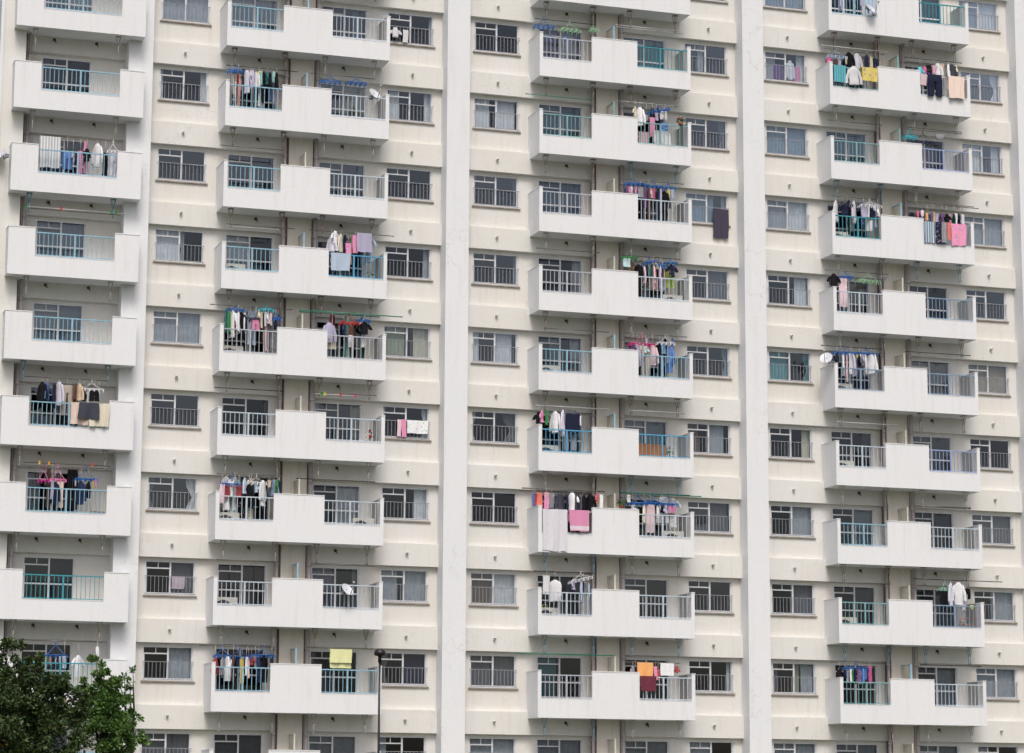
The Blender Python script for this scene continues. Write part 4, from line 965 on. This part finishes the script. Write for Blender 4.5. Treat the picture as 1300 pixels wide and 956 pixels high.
# ================================================================== LAUNDRY
def cloth_panel(mb, w, h, seed, fold=.02, thick=.018, taper=0.0, rows=9, y0=0.0, x0=0.0, sagc=0.0, droop=0.0):
    """closed thin hanging cloth, top edge at z=0, centred on x0"""
    rd = random.Random(seed); n = max(6, min(26, int(w / .035))); p1, p2 = rd.random()*7, rd.random()*7
    fr = (11 if w < .5 else 5.5) / max(w, .25) * (.6 + .6 * rd.random()); F = []; B = []
    for k in range(rows + 1):
        v = k / rows; f = []; bk = []
        for j in range(n + 1):
            u = j / n - .5
            x = x0 + u * w * (1 - taper * v) + .012 * math.sin(v * 5 + p1) * v
            y = y0 + fold * (.25 + .75 * v) * (math.sin(u * w * fr * 2 + p1 + .8 * v) + .5 * math.sin(u * w * fr * 4.6 + p2))
            z = -h * v * (1 + droop * math.sin(u * 9 + p2) + sagc * u)
            f.append((x, y - thick / 2, z)); bk.append((x, y + thick / 2, z))
        F.append(f); B.append(bk)
    mb.grid(F); mb.grid([b[::-1] for b in B])
    rim = [F[0][j] for j in range(n + 1)] + [F[k][n] for k in range(1, rows + 1)] + [F[rows][j] for j in range(n - 1, -1, -1)] + [F[k][0] for k in range(rows - 1, 0, -1)]
    rib = [B[0][j] for j in range(n + 1)] + [B[k][n] for k in range(1, rows + 1)] + [B[rows][j] for j in range(n - 1, -1, -1)] + [B[k][0] for k in range(rows - 1, 0, -1)]
    mb.grid([rim, rib], True, True)
def lobe(mb, secs, n=10):
    """secs: (cx, cy, z, rx, ry) rings"""
    P = [[(cx + rx * math.cos(2*math.pi*i/n), cy + ry * math.sin(2*math.pi*i/n), z + (dz * math.cos(2*math.pi*i/n))) for i in range(n)] for cx, cy, z, rx, ry, dz in secs]
    mb.grid(P, True, True); mb.face(P[0][::-1]); mb.face(P[-1])
def shirt_mesh(mb, w, h, seed, long=True, tank=False):
    rd = random.Random(seed); bw = w * (.60 if not tank else .95); j = lambda s: (rd.random() - .5) * s
    secs = [(0, 0, 0, .055, .03, 0), (0, 0, -.03, .075, .035, 0), (0, 0, -.075, bw * .42, .045, 0), (0, 0, -.14, bw * .5, .055, 0)]
    for k in range(1, 6):
        v = k / 5; secs.append((j(.02), j(.025), -.14 - (h - .14) * v, bw * (.5 + .03 * v + j(.05)), .05 + .02 * v + j(.02), j(.03)))
    lobe(mb, secs, 14)
    if not tank:
        L = min(h * .82, .56) if long else min(.24, h * .42)
        for s in (-1, 1):
            sp = w * (.5 if not long else .47); a = []
            for k in range(5):
                v = k / 4
                a.append((s * (bw * .40 + (sp - bw * .40) * min(1, v * 1.6)), .01 + j(.02), -.085 - L * v, (.075 if long else .09) * (1 - .25 * v) * min(1, w / .4 + .3), .035 + j(.01), s * -.02))
            lobe(mb, a, 8)
def pants_mesh(mb, w, h, seed, short=False):
    rd = random.Random(seed); j = lambda s: (rd.random() - .5) * s; ry = .045
    c = min(.26, h * .42); lobe(mb, [(0,0,0,w*.44,.035,0),(0,0,-.05,w*.46,ry,0),(0,j(.01),-c*.7,w*.5,ry*1.2,0),(0,0,-c,w*.5,ry*1.1,0)], 12)
    for s in (-1, 1):
        a = []
        for k in range(6):
            v = k / 5; a.append((s*w*(.255 + .03*v) + j(.012), j(.03), -c*.85 - (h - c*.85)*v, w*(.25 - (.04 if not short else -.02)*v), ry*(1.1 - .25*v) + j(.012), 0))
        lobe(mb, a, 9)
def hanger_mesh(gap):
    m = MB(); m.tube((0,0,-.01), (0,0,gap), .008, 5); m.path([(0,0,gap),(.025,0,gap+.03),(.0,0,gap+.045)], .008)
    m.path([(-.13,0,-.045),(0,0,.0),(.13,0,-.045)], .008); return m
ORD = ['first','second','third','fourth','fifth','sixth','seventh','eighth','ninth','tenth','eleventh','twelfth']
CNAME = {'A': 'far-left column', 'B': 'second column', 'C': 'third column', 'D': 'far-right column'}
def where(col, side, r):
    n = ORD[r if col in 'AB' else r + 1] + ' balcony down'
    h = {'L': 'left half, ', 'R': 'right half, '}.get(side, '')
    return h + n + ', ' + CNAME[col]
KIND = {'tee': ('t_shirt', 't-shirt', 'shirt'), 'shirt': ('shirt', 'shirt', 'shirt'), 'pants': ('trousers', 'trousers', 'trousers'), 'towel': ('towel', 'towel', 'towel'),
        'sock': ('sock', 'sock', 'sock'), 'shorts': ('shorts', 'shorts', 'shorts'), 'sheet': ('bed_sheet', 'bed sheet', 'bed sheet'), 'blanket': ('blanket', 'blanket', 'blanket'),
        'skirt': ('skirt', 'skirt', 'skirt'), 'folded towel': ('towel', 'folded towel', 'towel'), 'tank top': ('tank_top', 'tank top', 'shirt')}
GRP = {'shirt': 'shirts hung out on the balconies', 'trousers': 'trousers hung out on the balconies', 'towel': 'towels hung out on the balconies', 'sock': 'small items clipped on the balconies',
       'shorts': 'shorts hung out on the balconies', 'bed sheet': 'bed sheets hung out on the balconies', 'blanket': 'blankets aired outside', 'skirt': 'skirts hung out on the balconies'}
PLY = {'p': -.86, 'b': -.62, 'r': -1.235, 'i': .13, 'w': -.12, 'f': -.98}
same = {}
for i, t in enumerate(LAUNDRY):
    same.setdefault((t[0], t[1], t[2], t[3], t[4], t[9] if t[9] in 'riw' else 'p'), []).append((t[5], i))
for v in same.values(): v.sort()
HANGM = {}; laid = {}
for i, (col, row, side, kind, colour, xc, zt, w, h, plane, gap) in enumerate(LAUNDRY):
    name, word, cat = KIND[kind]; mb = MB(); rz = 0.0; w = max(w, .05); h = max(h, .12)
    if kind in ('tee', 'shirt', 'tank top'):
        W0 = max(w, min(.46, h * .75)); full = W0
        if plane in 'iwr': full = w
        elif W0 > w * 1.08: rz = math.acos(max(.12, min(1, (w - .03) / W0)))
        shirt_mesh(mb, full, h, i, kind == 'shirt' and h > .45, kind == 'tank top')
        rz = rz if i % 3 else -rz * .8
    elif kind in ('pants', 'shorts'):
        W0 = max(w, .3 if h > .4 else .26)
        if W0 > w * 1.08: rz = math.acos(max(.12, min(1, (w - .03) / W0)))
        pants_mesh(mb, W0, h, i, kind == 'shorts')
    elif kind == 'skirt': cloth_panel(mb, w, h, i, .035, .04, -.12)
    elif kind == 'sock':
        lobe(mb, [(0,0,0,w*.42,.025,0),(0,0,-h*.3,w*.5,.035,0),(.0,.0,-h*.7,w*.46,.03,.01),(.01,0,-h,w*.3,.022,.02)], 8)
    elif kind == 'folded towel':
        cloth_panel(mb, w, h * .72, i, .012, .03, 0, y0=-.035); cloth_panel(mb, w * .97, h, i + 50, .012, .03, 0, y0=.03)
    elif plane == 'r':      # folded over the handrail, outside face long, inside face short
        fold = .016 if kind == 'towel' else .028
        cloth_panel(mb, w, h, i, fold, .016, .06 if kind == 'towel' else .02, rows=12, sagc=(random.Random(i).random() - .5) * .1, droop=.012)
        bk = MB(); cloth_panel(bk, w * .98, h * .55, i + 9, .008, .014, 0, y0=.14)
        n0 = len(mb.v); mb.v += bk.v; mb.f += [tuple(q + n0 for q in f) for f in bk.f]; mb.sm += bk.sm
        mb.box(-w*.5, w*.5, -.008, .147, -.012, .006)
    else:
        cloth_panel(mb, w, h, i, .014 + .01 * min(w, 1), .02, .03, rows=10, droop=.012)
        if plane in 'pfb' and w > .25:
            bk = MB(); cloth_panel(bk, w * .96, h * .8, i + 9, .012, .014, 0, y0=.035)
            n0 = len(mb.v); mb.v += bk.v; mb.f += [tuple(q + n0 for q in f) for f in bk.f]; mb.sm += bk.sm
    if kind == 'skirt' and plane == 'r': pass
    kk = laid.get((col, row, side, plane), 0); laid[(col, row, side, plane)] = kk + 1
    yy = PLY[plane] + (-.04 * (kk % 4) if plane == 'r' else .05 * (kk % 3 - 1) if plane in 'pb' else 0)
    o = link(name, mb.mesh(name, fabric(colour)), None, (colx(col) + xc, yy, sill(row) + zt), rz)
    if plane in 'pbf' and gap > .04 and kind not in ('sock',):
        g = round(min(gap, .9), 1)
        if g not in HANGM: HANGM[g] = hanger_mesh(max(g, .05)).mesh('hanger', M['ironwhite'])
        hg = link('hanger', HANGM[g], o)
    grp = same[(col, row, side, kind, colour, plane if plane in 'riw' else 'p')]
    pos = ''
    if len(grp) > 1:
        k = [q[1] for q in grp].index(i); pos = ' ' + ('leftmost of its kind' if k == 0 else 'rightmost of its kind' if k == len(grp) - 1 else ORD[k] + ' of its kind from left')
    if plane == 'i' or plane == 'w':
        sd = 'left' if (col, row) in (('D', 0), ('B', 7)) else 'right'
        lab = f"{colour} {word}{pos} {'behind' if plane == 'i' else 'hung outside'} window {sd} of {where(col, '', row)}"
    elif plane == 'r': lab = f"{colour} {word}{pos} over railing, {where(col, side, row)}"
    else: lab = f"{colour} {word}{pos}, {where(col, side, row)}"
    tag(o, lab, cat, GRP[cat])

# peg hangers with clips
CLIPM = {}
def clip_mesh(c, w, hook, tilt):
    key = (c, round(w, 1), round(hook, 1), tilt)
    if key in CLIPM: return CLIPM[key]
    m = MB(); d = .30; t = .011; w = max(w, .25)
    def P(x, y, z=0): return (x, y, z + tilt * .25 * x)
    for y in (-d/2, 0, d/2): m.tube(P(-w/2, y), P(w/2, y), t, 5)
    n = max(3, int(w / .14))
    for i in range(n + 1):
        x = -w/2 + w * i / n; m.tube(P(x, -d/2), P(x, d/2), t * .9, 5)
        for y in (-d/2, 0, d/2):
            a = P(x, y); m.box(a[0]-.014, a[0]+.014, y-.012, y+.012, a[2]-.085, a[2]-.015)
    for x in (-w*.4, w*.4):
        for y in (-d/2, d/2): m.tube(P(x, y), (0, 0, hook * .72), .006, 4)
    m.tube((0,0,hook*.70), (0,0,hook), .014, 6); m.path([(0,0,hook),(.03,0,hook+.03),(0,0,hook+.05)], .012)
    CLIPM[key] = m.mesh('peg_hanger', plastic(c)); return CLIPM[key]
cnt = {}
for t in CLIPS: cnt.setdefault((t[0], t[1], t[2], t[3]), []).append(t[4])
for (col, row, side, c, xc, zt, w, hook, tilt) in CLIPS:
    o = link('peg_hanger', clip_mesh(c, w, max(hook, .12), tilt), None, (colx(col) + xc, -.86, sill(row) + zt), (random.random() - .5) * .3)
    l = sorted(cnt[(col, row, side, c)]); pos = ''
    if len(l) > 1:
        k = l.index(xc); pos = ' leftmost of its colour' if k == 0 else ' rightmost of its colour' if k == len(l)-1 else ' middle of its colour'
    tag(o, f"{c} plastic peg hanger{pos}, {where(col, side, row)}", 'peg hanger', 'plastic peg hangers on the laundry poles')

# laundry poles
PC = {'grey': plain('grey_pole', rgb(120,114,108), .4, .5), 'dark': plain('dark_pole', rgb(70,62,58), .5, .3), 'white': plain('white_pole', rgb(198,196,196), .35, .2),
      'green': plain('green_pole', rgb(40,140,112), .35), 'dark green': plain('dark_green_pole', rgb(44,92,84), .35)}
pcnt = {}
for t in POLES: pcnt.setdefault(t[:3], []).append(t)
for t in POLES:
    col, row, side, xa, xb, z, c, rad, y = t
    m = MB(); n = xb - xa; m.tube((0,0,0), (n,0,0), rad, 8); m.tube((-.004,0,0), (.05,0,0), rad*1.25, 8); m.tube((n-.05,0,0), (n+.004,0,0), rad*1.25, 8)
    o = link('laundry_pole', m.mesh('laundry_pole', PC[c]), None, (colx(col) + xa, y, sill(row) + z))
    l = pcnt[t[:3]]; pos = ''
    if len(l) > 1: pos = ' nearer the railing' if y == min(q[8] for q in l) else ' nearer the door'
    tag(o, f"{c if c != 'dark' else 'dark metal'} laundry pole{pos}, {where(col, side, row)}", 'laundry pole', 'laundry poles hung under the balconies')

# dishes, air conditioners, plants
def dish(loc, rad, rz, label, arm):
    e = link('satellite_dish', None, None, loc, rz); tag(e, label, 'satellite dish', 'satellite dishes on the balconies')
    m = MB(); prof = [(0.001, .06), (rad*.35, .052), (rad*.7, .03), (rad, 0)]; n = 20
    tilt = R(38); 
    def T(p): 
        x, y, z = p      # dish axis -y, tilted up
        yy, zz = -z, y
        return (x * .9, yy * math.cos(tilt) + zz * math.sin(tilt), zz * math.cos(tilt) * 1.05 - yy * math.sin(tilt) + .0)
    P = [[T((r*math.cos(2*math.pi*i/n), r*math.sin(2*math.pi*i/n), -z)) for i in range(n)] for r, z in prof]
    m.grid(P, True, True); Q = [[(x, y + .014, z) for x, y, z in row] for row in P]; m.grid(Q, True, True); m.grid([P[-1], Q[-1]], True, True)
    link('reflector', m.mesh('reflector', M['dishwhite']), e)
    m = MB(); a = T((0, -rad*.95, 0)); b = T((0, -rad*.25, .34)); m.path([a, b], .013); m.tube(b, (b[0], b[1]+.02, b[2]+.07), .035, 8); link('feed_arm', m.mesh('feed_arm', M['ironwhite']), e)
    m = MB(); m.path([(0,.05,0), (0,.13,-.03), (0,.16,-.12), (arm[0],arm[1],arm[2])], .022, 7); m.box(arm[0]-.05, arm[0]+.05, arm[1]-.05, arm[1]+.05, arm[2]-.06, arm[2]+.06); link('mount', m.mesh('mount', M['guard']), e)
M['dishwhite'] = plain('pale_dish_paint', rgb(206,210,218), .45, 0, .1)
M['acwhite'] = plain('air_conditioner_casing', rgb(214,212,204), .5, 0, .1); M['acdark'] = plain('fan_grille', rgb(60,62,66), .5)
M['pot'] = plain('clay_pot', rgb(150, 92, 66), .8, 0, .2)
M['leafy'] = plain('balcony_plant_leaves', (.05,.11,.035,1), .6, 0, .4, 20); M['redfl'] = plain('red_petals', rgb(206,30,44), .7); M['pinkfl'] = plain('pink_petals', rgb(232,150,176), .7)
for q in EXTRA:
    kind, col, row, x, z, y = q[:6]; X = colx(col) + x; Z = sill(row) + z
    if kind == 'dish':
        side = {('B',1):'R',('B',7):'R',('D',-1):'L',('D',4):'L',('A',2):''}[(col,row)]
        if col == 'A': loc = (X, -.95, Z); arm = (.36, .0, -.1); rz = R(-62)
        elif (col, row) == ('D', 4): loc = (X, -.95, Z); arm = (.2, -.05, -.26); rz = R(-38)
        else: loc = (X, y, Z); arm = (.02, .22, -.10 if z > .2 else .1); rz = R(26)
        dish(loc, q[6], rz, 'round white satellite dish, ' + where(col, side, row), arm)
    elif kind == 'ac':
        if (col, row) == ('C', 2): continue
        side = 'L' if x < 4.5 else 'R'; zz = sill(row) - .84
        X = colx(col) + (2.49 if x < 4.5 else 6.96)
        e = link('air_conditioner', None, None, (X, -.62, zz)); 
        dup = 'white outdoor air conditioner box behind railing, ' + where(col, side, row); tag(e, dup, 'air conditioner', 'air conditioner boxes on the balcony floors')
        hh = .75; m = MB(); m.box(-.36, .36, -.14, .14, .04, hh + .02); m.box(-.3, -.2, -.16, .16, 0, .038); m.box(.2, .3, -.16, .16, 0, .038); link('casing', m.mesh('casing', M['acwhite']), e)
        m = MB(); m.tube((-.1, -.141, .45), (-.1, -.155, .45), .24, 18)
        for k in range(7): m.box(-.33, .13, -.162, -.156, .26 + k*.06, .272 + k*.06)
        m.box(.18, .33, -.15, -.141, .12, .56); link('fan_grille', m.mesh('fan_grille', M['acdark']), e)
    else:
        side = 'L' if x < 4.5 else 'R'; fl = q[6]; zz = sill(row) - .84 if z < .4 else Z - .12; top = Z + .16
        if (col, row) == ('C', 6): zz = sill(row) + .56; y = -1.15; X = colx(col) + 4.92
        if (col, row) == ('C', 1) and fl == 'pink': zz = sill(row) + .42; y = -1.15
        hgt = max(.3, top - zz)
        e = link('potted_plant', None, None, (X, y, zz)); tag(e, f"potted plant with {'green leaves' if fl == 'green' else fl + ' flowers'}, {where(col, side, row)}", 'plant', 'potted plants on the balconies')
        m = MB(); ph = min(.24, hgt*.4); m.lathe([(.001,0),(.07,0),(.1,ph),(.085,ph),(.08,ph-.03),(.001,ph-.03)]); link('pot', m.mesh('pot', M['pot']), e)
        m = MB(); rd = random.Random(row*7+ord(col)); ff = MB()
        for k in range(90):
            a = rd.random()*6.28; rr = rd.random()**.6*.17; zz2 = ph + rd.random()*(hgt-ph); sz = .03+.03*rd.random()
            px, py = rr*math.cos(a), rr*math.sin(a)*.6; d1 = Vector((rd.random()-.5, rd.random()-.5, rd.random()-.3)).normalized(); d2 = d1.orthogonal().normalized()
            c0 = Vector((px, py, zz2))
            if fl != 'green' and zz2 > ph+(hgt-ph)*.55 and k % 6 == 0:
                ff = MB(); ff.lathe([(.001,-.03),(.035,-.015),(.045,.01),(.02,.02),(.001,.012)], c0, 8); link('flower', ff.mesh('flower', M['redfl' if fl == 'red' else 'pinkfl']), e)
            else: m.face([c0-d1*sz, c0-d2*sz*.5, c0+d1*sz, c0+d2*sz*.5])
        m.tube((0,0,ph-.04),(0,0,hgt*.8),.012,5); link('leaves', m.mesh('leaves', M['leafy']), e)
# single things on the balconies
m = MB(); m.box(-.22,.22,-.16,.16,0,.04); m.box(-.22,-.19,-.16,.16,.04,.34); m.box(.19,.22,-.16,.16,.04,.34); m.box(-.19,.19,-.16,-.13,.04,.34); m.box(-.19,.19,.13,.16,.04,.34)
CR = m.mesh('crate', plain('brown_wood', rgb(124, 84, 62), .8, 0, .3, 8))
tag(link('crate', CR, None, (-1.72, -.8, sill(6) - .82+.24)), 'brown wooden crate behind railing, ' + where('A','',6), 'crate', 'brown crates on the balconies')
m = MB(); m.box(-.2,.2,-.18,.18,0,.24); tag(link('storage_box', m.mesh('storage_box', M['pot']), None, (-1.72,-.8,sill(6)-.84)), 'brown box under the wooden crate, ' + where('A','',6), 'box')
tag(link('crate', CR, None, (BAY+3.3, -.75, sill(4) - .84+.3)), 'brown wooden crate behind railing, ' + where('C','L',4), 'crate', 'brown crates on the balconies')
m = MB(); m.box(-.22,.22,-.18,.18,0,.3); tag(link('storage_box', m.mesh('storage_box', M['acwhite']), None, (BAY+3.3,-.75,sill(4)-.84)), 'pale box under the brown crate, ' + where('C','L',4), 'box')
m = MB(); m.box(-.14,.14,-.08,.08,0,.48); m.path([(-.09,0,.48),(-.07,0,.58),(.07,0,.58),(.09,0,.48)], .012)
tag(link('storage_bag', m.mesh('storage_bag', fabric('lime')), None, (BAY+2.42,-.6,sill(7)-.55)), 'lime green storage bag behind railing, ' + where('C','L',7), 'bag')
m = MB(); m.box(-.2,.2,-.2,.2,0,.285); tag(link('storage_box', m.mesh('storage_box', M['acwhite']), None, (BAY+2.42,-.6,sill(7)-.84)), 'pale box under the lime bag, ' + where('C','L',7), 'box')
m = MB()
for sx in (-.17,.17):
    m.path([(sx,.12,0),(sx,.0,.45),(sx,.06,.86)], .013); m.path([(sx,-.14,0),(sx,.06,.45)], .013)
m.path([(-.17,.06,.86),(.17,.06,.86)], .013); m.path([(-.17,.0,.45),(.17,0,.45)], .013); m.box(-.16,.16,-.16,.1,.44,.465); m.path([(-.17,.03,.65),(.17,.03,.65)], .013)
tag(link('folding_chair', m.mesh('folding_chair', plastic('salmon')), None, (2*BAY+7.05,-.7,sill(7)-.84)), 'salmon folding chair frame beside plants, ' + where('D','R',7), 'chair')
m = MB(); lobe(m, [(0,0,0,.04,.02,0),(0,0,-.1,.06,.03,0),(.01,0,-.25,.055,.03,0),(.02,0,-.34,.03,.02,0)], 10); m.tube((0,0,0),(0,0,.16),.006,4)
tag(link('slipper', m.mesh('slipper', plastic('white')), None, (-1.60,-1.0,sill(8)+.95)), 'single white slipper hanging from bracket, ' + where('A','',8), 'slipper')
# clothes pegs on two poles
PG = {}
for (col, side, row, y, xs_) in (('A','',3,-1.0,((-4.3,'green'),(-3.2,'red'),(-1.6,'green'),(-1.45,'green'))), ('A','',6,-1.0,((-3.6,'yellow'),(-3.3,'orange'),(-1.95,'orange red'))), ('B','R',5,-1.0,((5.42,'green'),(5.52,'yellow'),(6.05,'red'),(6.55,'hot pink')))):
    pz = [t[5] for t in POLES if t[0]==col and t[1]==row and t[8]==y][0]
    used = {}
    for x, c in xs_:
        if c not in PG:
            m = MB(); m.box(-.025,.025,-.02,.02,-.05,.06); m.box(-.025,.025,-.035,.035,.03,.06); PG[c] = m.mesh('clothes_peg', plastic(c))
        n = used.get(c, 0); used[c] = n + 1; tot = sum(1 for q in xs_ if q[1] == c)
        pos = '' if tot == 1 else (' leftmost of its colour' if n == 0 else ' rightmost of its colour' if n == tot-1 else ' middle of its colour')
        tag(link('clothes_peg', PG[c], None, (colx(col)+x, y, sill(row)+pz)), f"{c} clothes peg{pos} on pole, {where(col, side, row)}", 'clothes peg', 'coloured clothes pegs on the poles')

# ================================================================== TREES, LAMP, GROUND, SKY
def leaf_mat(name, dark, light, odd):
    m, nt, b = newmat(name); oi = N(nt, 'ShaderNodeNewGeometry')
    rr = ramp(nt, oi.outputs['Random Per Island'], .0, .92, dark, light); rr2 = ramp(nt, oi.outputs['Random Per Island'], .982, .988)
    nt.links.new(mix(nt, rr2, rr, odd), b.inputs['Base Color']); b.inputs['Roughness'].default_value = .5
    b.inputs['Subsurface Weight'].default_value = 0
    return m
M['leafA'] = leaf_mat('dark_leaves', (.018,.038,.012,1), (.07,.115,.03,1), (.22,.12,.03,1))
M['leafB'] = leaf_mat('bright_leaves', (.035,.085,.018,1), (.11,.21,.04,1), (.14,.24,.06,1))
M['bark'] = plain('bark', (.06,.045,.03,1), .9, 0, .4, 9)
def crown(blobs, y0, n, size, seed, mat, name='crown'):
    rd = random.Random(seed); m = MB(); tot = sum(r**2 for _, _, r in blobs)
    for (x, z, r) in blobs:
        k = int(n * r**2 / tot); sub = []
        for _ in range(max(5, int(r * 26))):
            d = Vector((rd.gauss(0,1), rd.gauss(0,1), rd.gauss(0,1))).normalized() * (r * (.3 + .55 * rd.random())); sub.append((d, r * (.14 + .14 * rd.random())))
        for _ in range(k):
            d, sr = rd.choice(sub); q = Vector((rd.gauss(0,1), rd.gauss(0,1), rd.gauss(0,1))).normalized() * sr * rd.random()**.5
            c = Vector((x, y0, z)) + d + q
            a = (q.normalized() * .5 + d.normalized() * .5 + Vector((rd.gauss(0,.6), rd.gauss(0,.6), rd.gauss(0,.6)))).normalized()
            b = a.cross(Vector((rd.gauss(0,1), rd.gauss(0,1), rd.gauss(0,1)))).normalized(); s = size * (.6 + .8 * rd.random())
            nrm = a.cross(b)
            m.face([c, c + a*s*.5 + b*s*.28 + nrm*s*.06, c + a*s, c + a*s*.5 - b*s*.28 + nrm*s*.06])
    return m
def tree(name, label, cat, base, y0, blobs, n, size, seed, mat, stems):
    e = link(name, None, None, (base, y0, 0)); tag(e, label, cat, None)
    m = crown(blobs, 0, n, size, seed, mat); m.v = [(x - base, y, z) for x, y, z in m.v]; link('crown', m.mesh('crown', mat), e)
    m = MB(); rd = random.Random(seed); m.tube((0,0,0), (0,0,stems), .11, 9, .07)
    for (x, z, r) in blobs:
        s = Vector((0, 0, min(stems, z*.75))); t = Vector((x - base, 0, z + r*.4)); mid = s.lerp(t, .5) + Vector((rd.gauss(0,.06), rd.gauss(0,.06), .1))
        m.tube(s, mid, .045, 6, .03); m.tube(mid, t, .03, 6, .008)
    link('trunk', m.mesh('trunk', M['bark']), e)
T1 = [(-6.45,5.84,.72),(-5.66,6.45,.42),(-5.09,5.95,.51),(-4.39,5.5,.51),(-5.81,5.54,.85),(-5.88,4.69,1.27),(-4.72,4.5,.96),(-3.88,5.0,.51),(-4.17,3.98,1.07),(-6.9,4.6,1.1),(-5.2,3.2,1.3),(-5.3,5.2,.8),(-4.5,5.2,.6),(-5.2,4.4,1.0)]
T2 = [(-2.75,4.9,.7),(-2.55,5.3,.5),(-2.99,6.05,.38),(-2.62,5.68,.36),(-3.06,5.41,.49),(-2.45,5.05,.58),(-2.87,4.39,.75),(-2.2,4.18,.67),(-2.6,3.4,.7)]
T3 = [(-2.0,5.9,.12),(-1.76,6.06,.10),(-2.15,5.76,.12),(-1.84,5.7,.15),(-1.94,5.32,.24),(-1.81,4.77,.34),(-1.63,4.22,.42)]
tree('broadleaf_tree', 'large dark green tree with a few yellowed leaves at the bottom left', 'tree', -5.3, -11, T1, 52000, .10, 5, M['leafA'], 3.2)
tree('broadleaf_tree', 'bright green rounded young tree beside the large dark tree', 'tree', -2.7, -9, T2, 19000, .09, 6, M['leafB'], 3.2)
tree('sapling', 'sparse leafy green shoots right of the rounded tree', 'tree', -1.75, -8, T3, 1100, .11, 9, M['leafB'], 3.4)
e = link('street_lamp', None, None, (3.85, -14, 0)); tag(e, 'dark mushroom-topped street lamp in front of the second balcony column', 'street lamp')
M['lampdark'] = plain('dark_brown_lamp_metal', rgb(44, 36, 40), .4, .3)
m = MB(); m.tube((0,0,0),(0,0,.5),.07,12); m.tube((0,0,.5),(0,0,6.28),.035,12,.03); m.tube((0,0,6.1),(0,0,6.3),.05,12); link('pole', m.mesh('pole', M['lampdark']), e)
m = MB(); m.lathe([(.001,6.47),(.08,6.46),(.13,6.43),(.158,6.37),(.156,6.31),(.13,6.285),(.001,6.28)], n=20); link('lamp_shade', m.mesh('lamp_shade', M['lampdark']), e)

gm, nt, b = newmat('lawn_and_soil'); g = N(nt, 'ShaderNodeNewGeometry')
nt.links.new(mix(nt, ramp(nt, noise(nt, g.outputs['Position'], .5, 8), .4, .6), (.05,.075,.025,1), (.11,.10,.07,1)), b.inputs['Base Color']); b.inputs['Roughness'].default_value = .95
m = MB(); m.face([(-600,-600,0),(600,-600,0),(600,600,0),(-600,600,0)]); o = link('ground', m.mesh('ground', gm)); o['kind'] = 'structure'
m = MB(); m.face([(-200,-34,.004),(200,-34,.004),(200,-24,.004),(-200,-24,.004)]); o = link('road', m.mesh('road', plain('asphalt', (.05,.05,.052,1), .9, 0, .25, 1.5))); o['kind'] = 'structure'

w = bpy.data.worlds.new('World'); scene.world = w; w.use_nodes = True; nt = w.node_tree
bg = nt.nodes['Background']; sky = nt.nodes.new('ShaderNodeTexSky'); sky.sky_type = 'NISHITA'; sky.sun_disc = False
EL, AZ = R(55), R(192)      # sun high, in front of the facade, a little to the right
sky.sun_elevation = EL; sky.sun_rotation = AZ; sky.air_density = 1.0; sky.dust_density = 6.0; sky.ozone_density = 1.0
hs = nt.nodes.new('ShaderNodeHueSaturation'); hs.inputs['Saturation'].default_value = .85
nt.links.new(sky.outputs[0], hs.inputs['Color']); nt.links.new(hs.outputs[0], bg.inputs['Color']); bg.inputs['Strength'].default_value = .115
sd = bpy.data.lights.new('sun', 'SUN'); sd.energy = 1.3; sd.angle = R(20); sd.color = (1, .985, .96)
so = bpy.data.objects.new('sun', sd); COL.objects.link(so)
v = Vector((math.sin(AZ) * math.cos(EL), math.cos(AZ) * math.cos(EL), math.sin(EL)))
so.rotation_euler = (-v).to_track_quat('-Z', 'Y').to_euler(); so.location = (10, -30, 60)

# ================================================================== CAMERA
yaw, pitch, roll = 0.32147599426910256, 0.18010600701898763, 0.004853159020373511
f = Vector((math.sin(yaw)*math.cos(pitch), math.cos(yaw)*math.cos(pitch), math.sin(pitch)))
r0 = Vector((math.cos(yaw), -math.sin(yaw), 0)); u0 = r0.cross(f)
rr = r0*math.cos(roll) + u0*math.sin(roll); uu = -r0*math.sin(roll) + u0*math.cos(roll)
cd = bpy.data.cameras.new('camera'); co = bpy.data.objects.new('camera', cd); COL.objects.link(co)
mat = Matrix((( rr.x, uu.x, -f.x, -15.93035), (rr.y, uu.y, -f.y, -84.59764), (rr.z, uu.z, -f.z, -7.31796 + GZ), (0,0,0,1)))
co.matrix_world = mat
cd.sensor_width = 36; cd.sensor_fit = 'HORIZONTAL'; cd.lens = 3415.640 / 1300 * 36; cd.shift_y = -45 / 1300
cd.clip_start = .5; cd.clip_end = 3000
scene.camera = co
vs = scene.view_settings; vs.view_transform = 'Standard'; vs.look = 'None'; vs.exposure = 0.24; vs.gamma = 1; vs.use_curve_mapping = False
scene.cycles.max_bounces = 8; scene.cycles.transparent_max_bounces = 12; scene.cycles.use_denoising = True
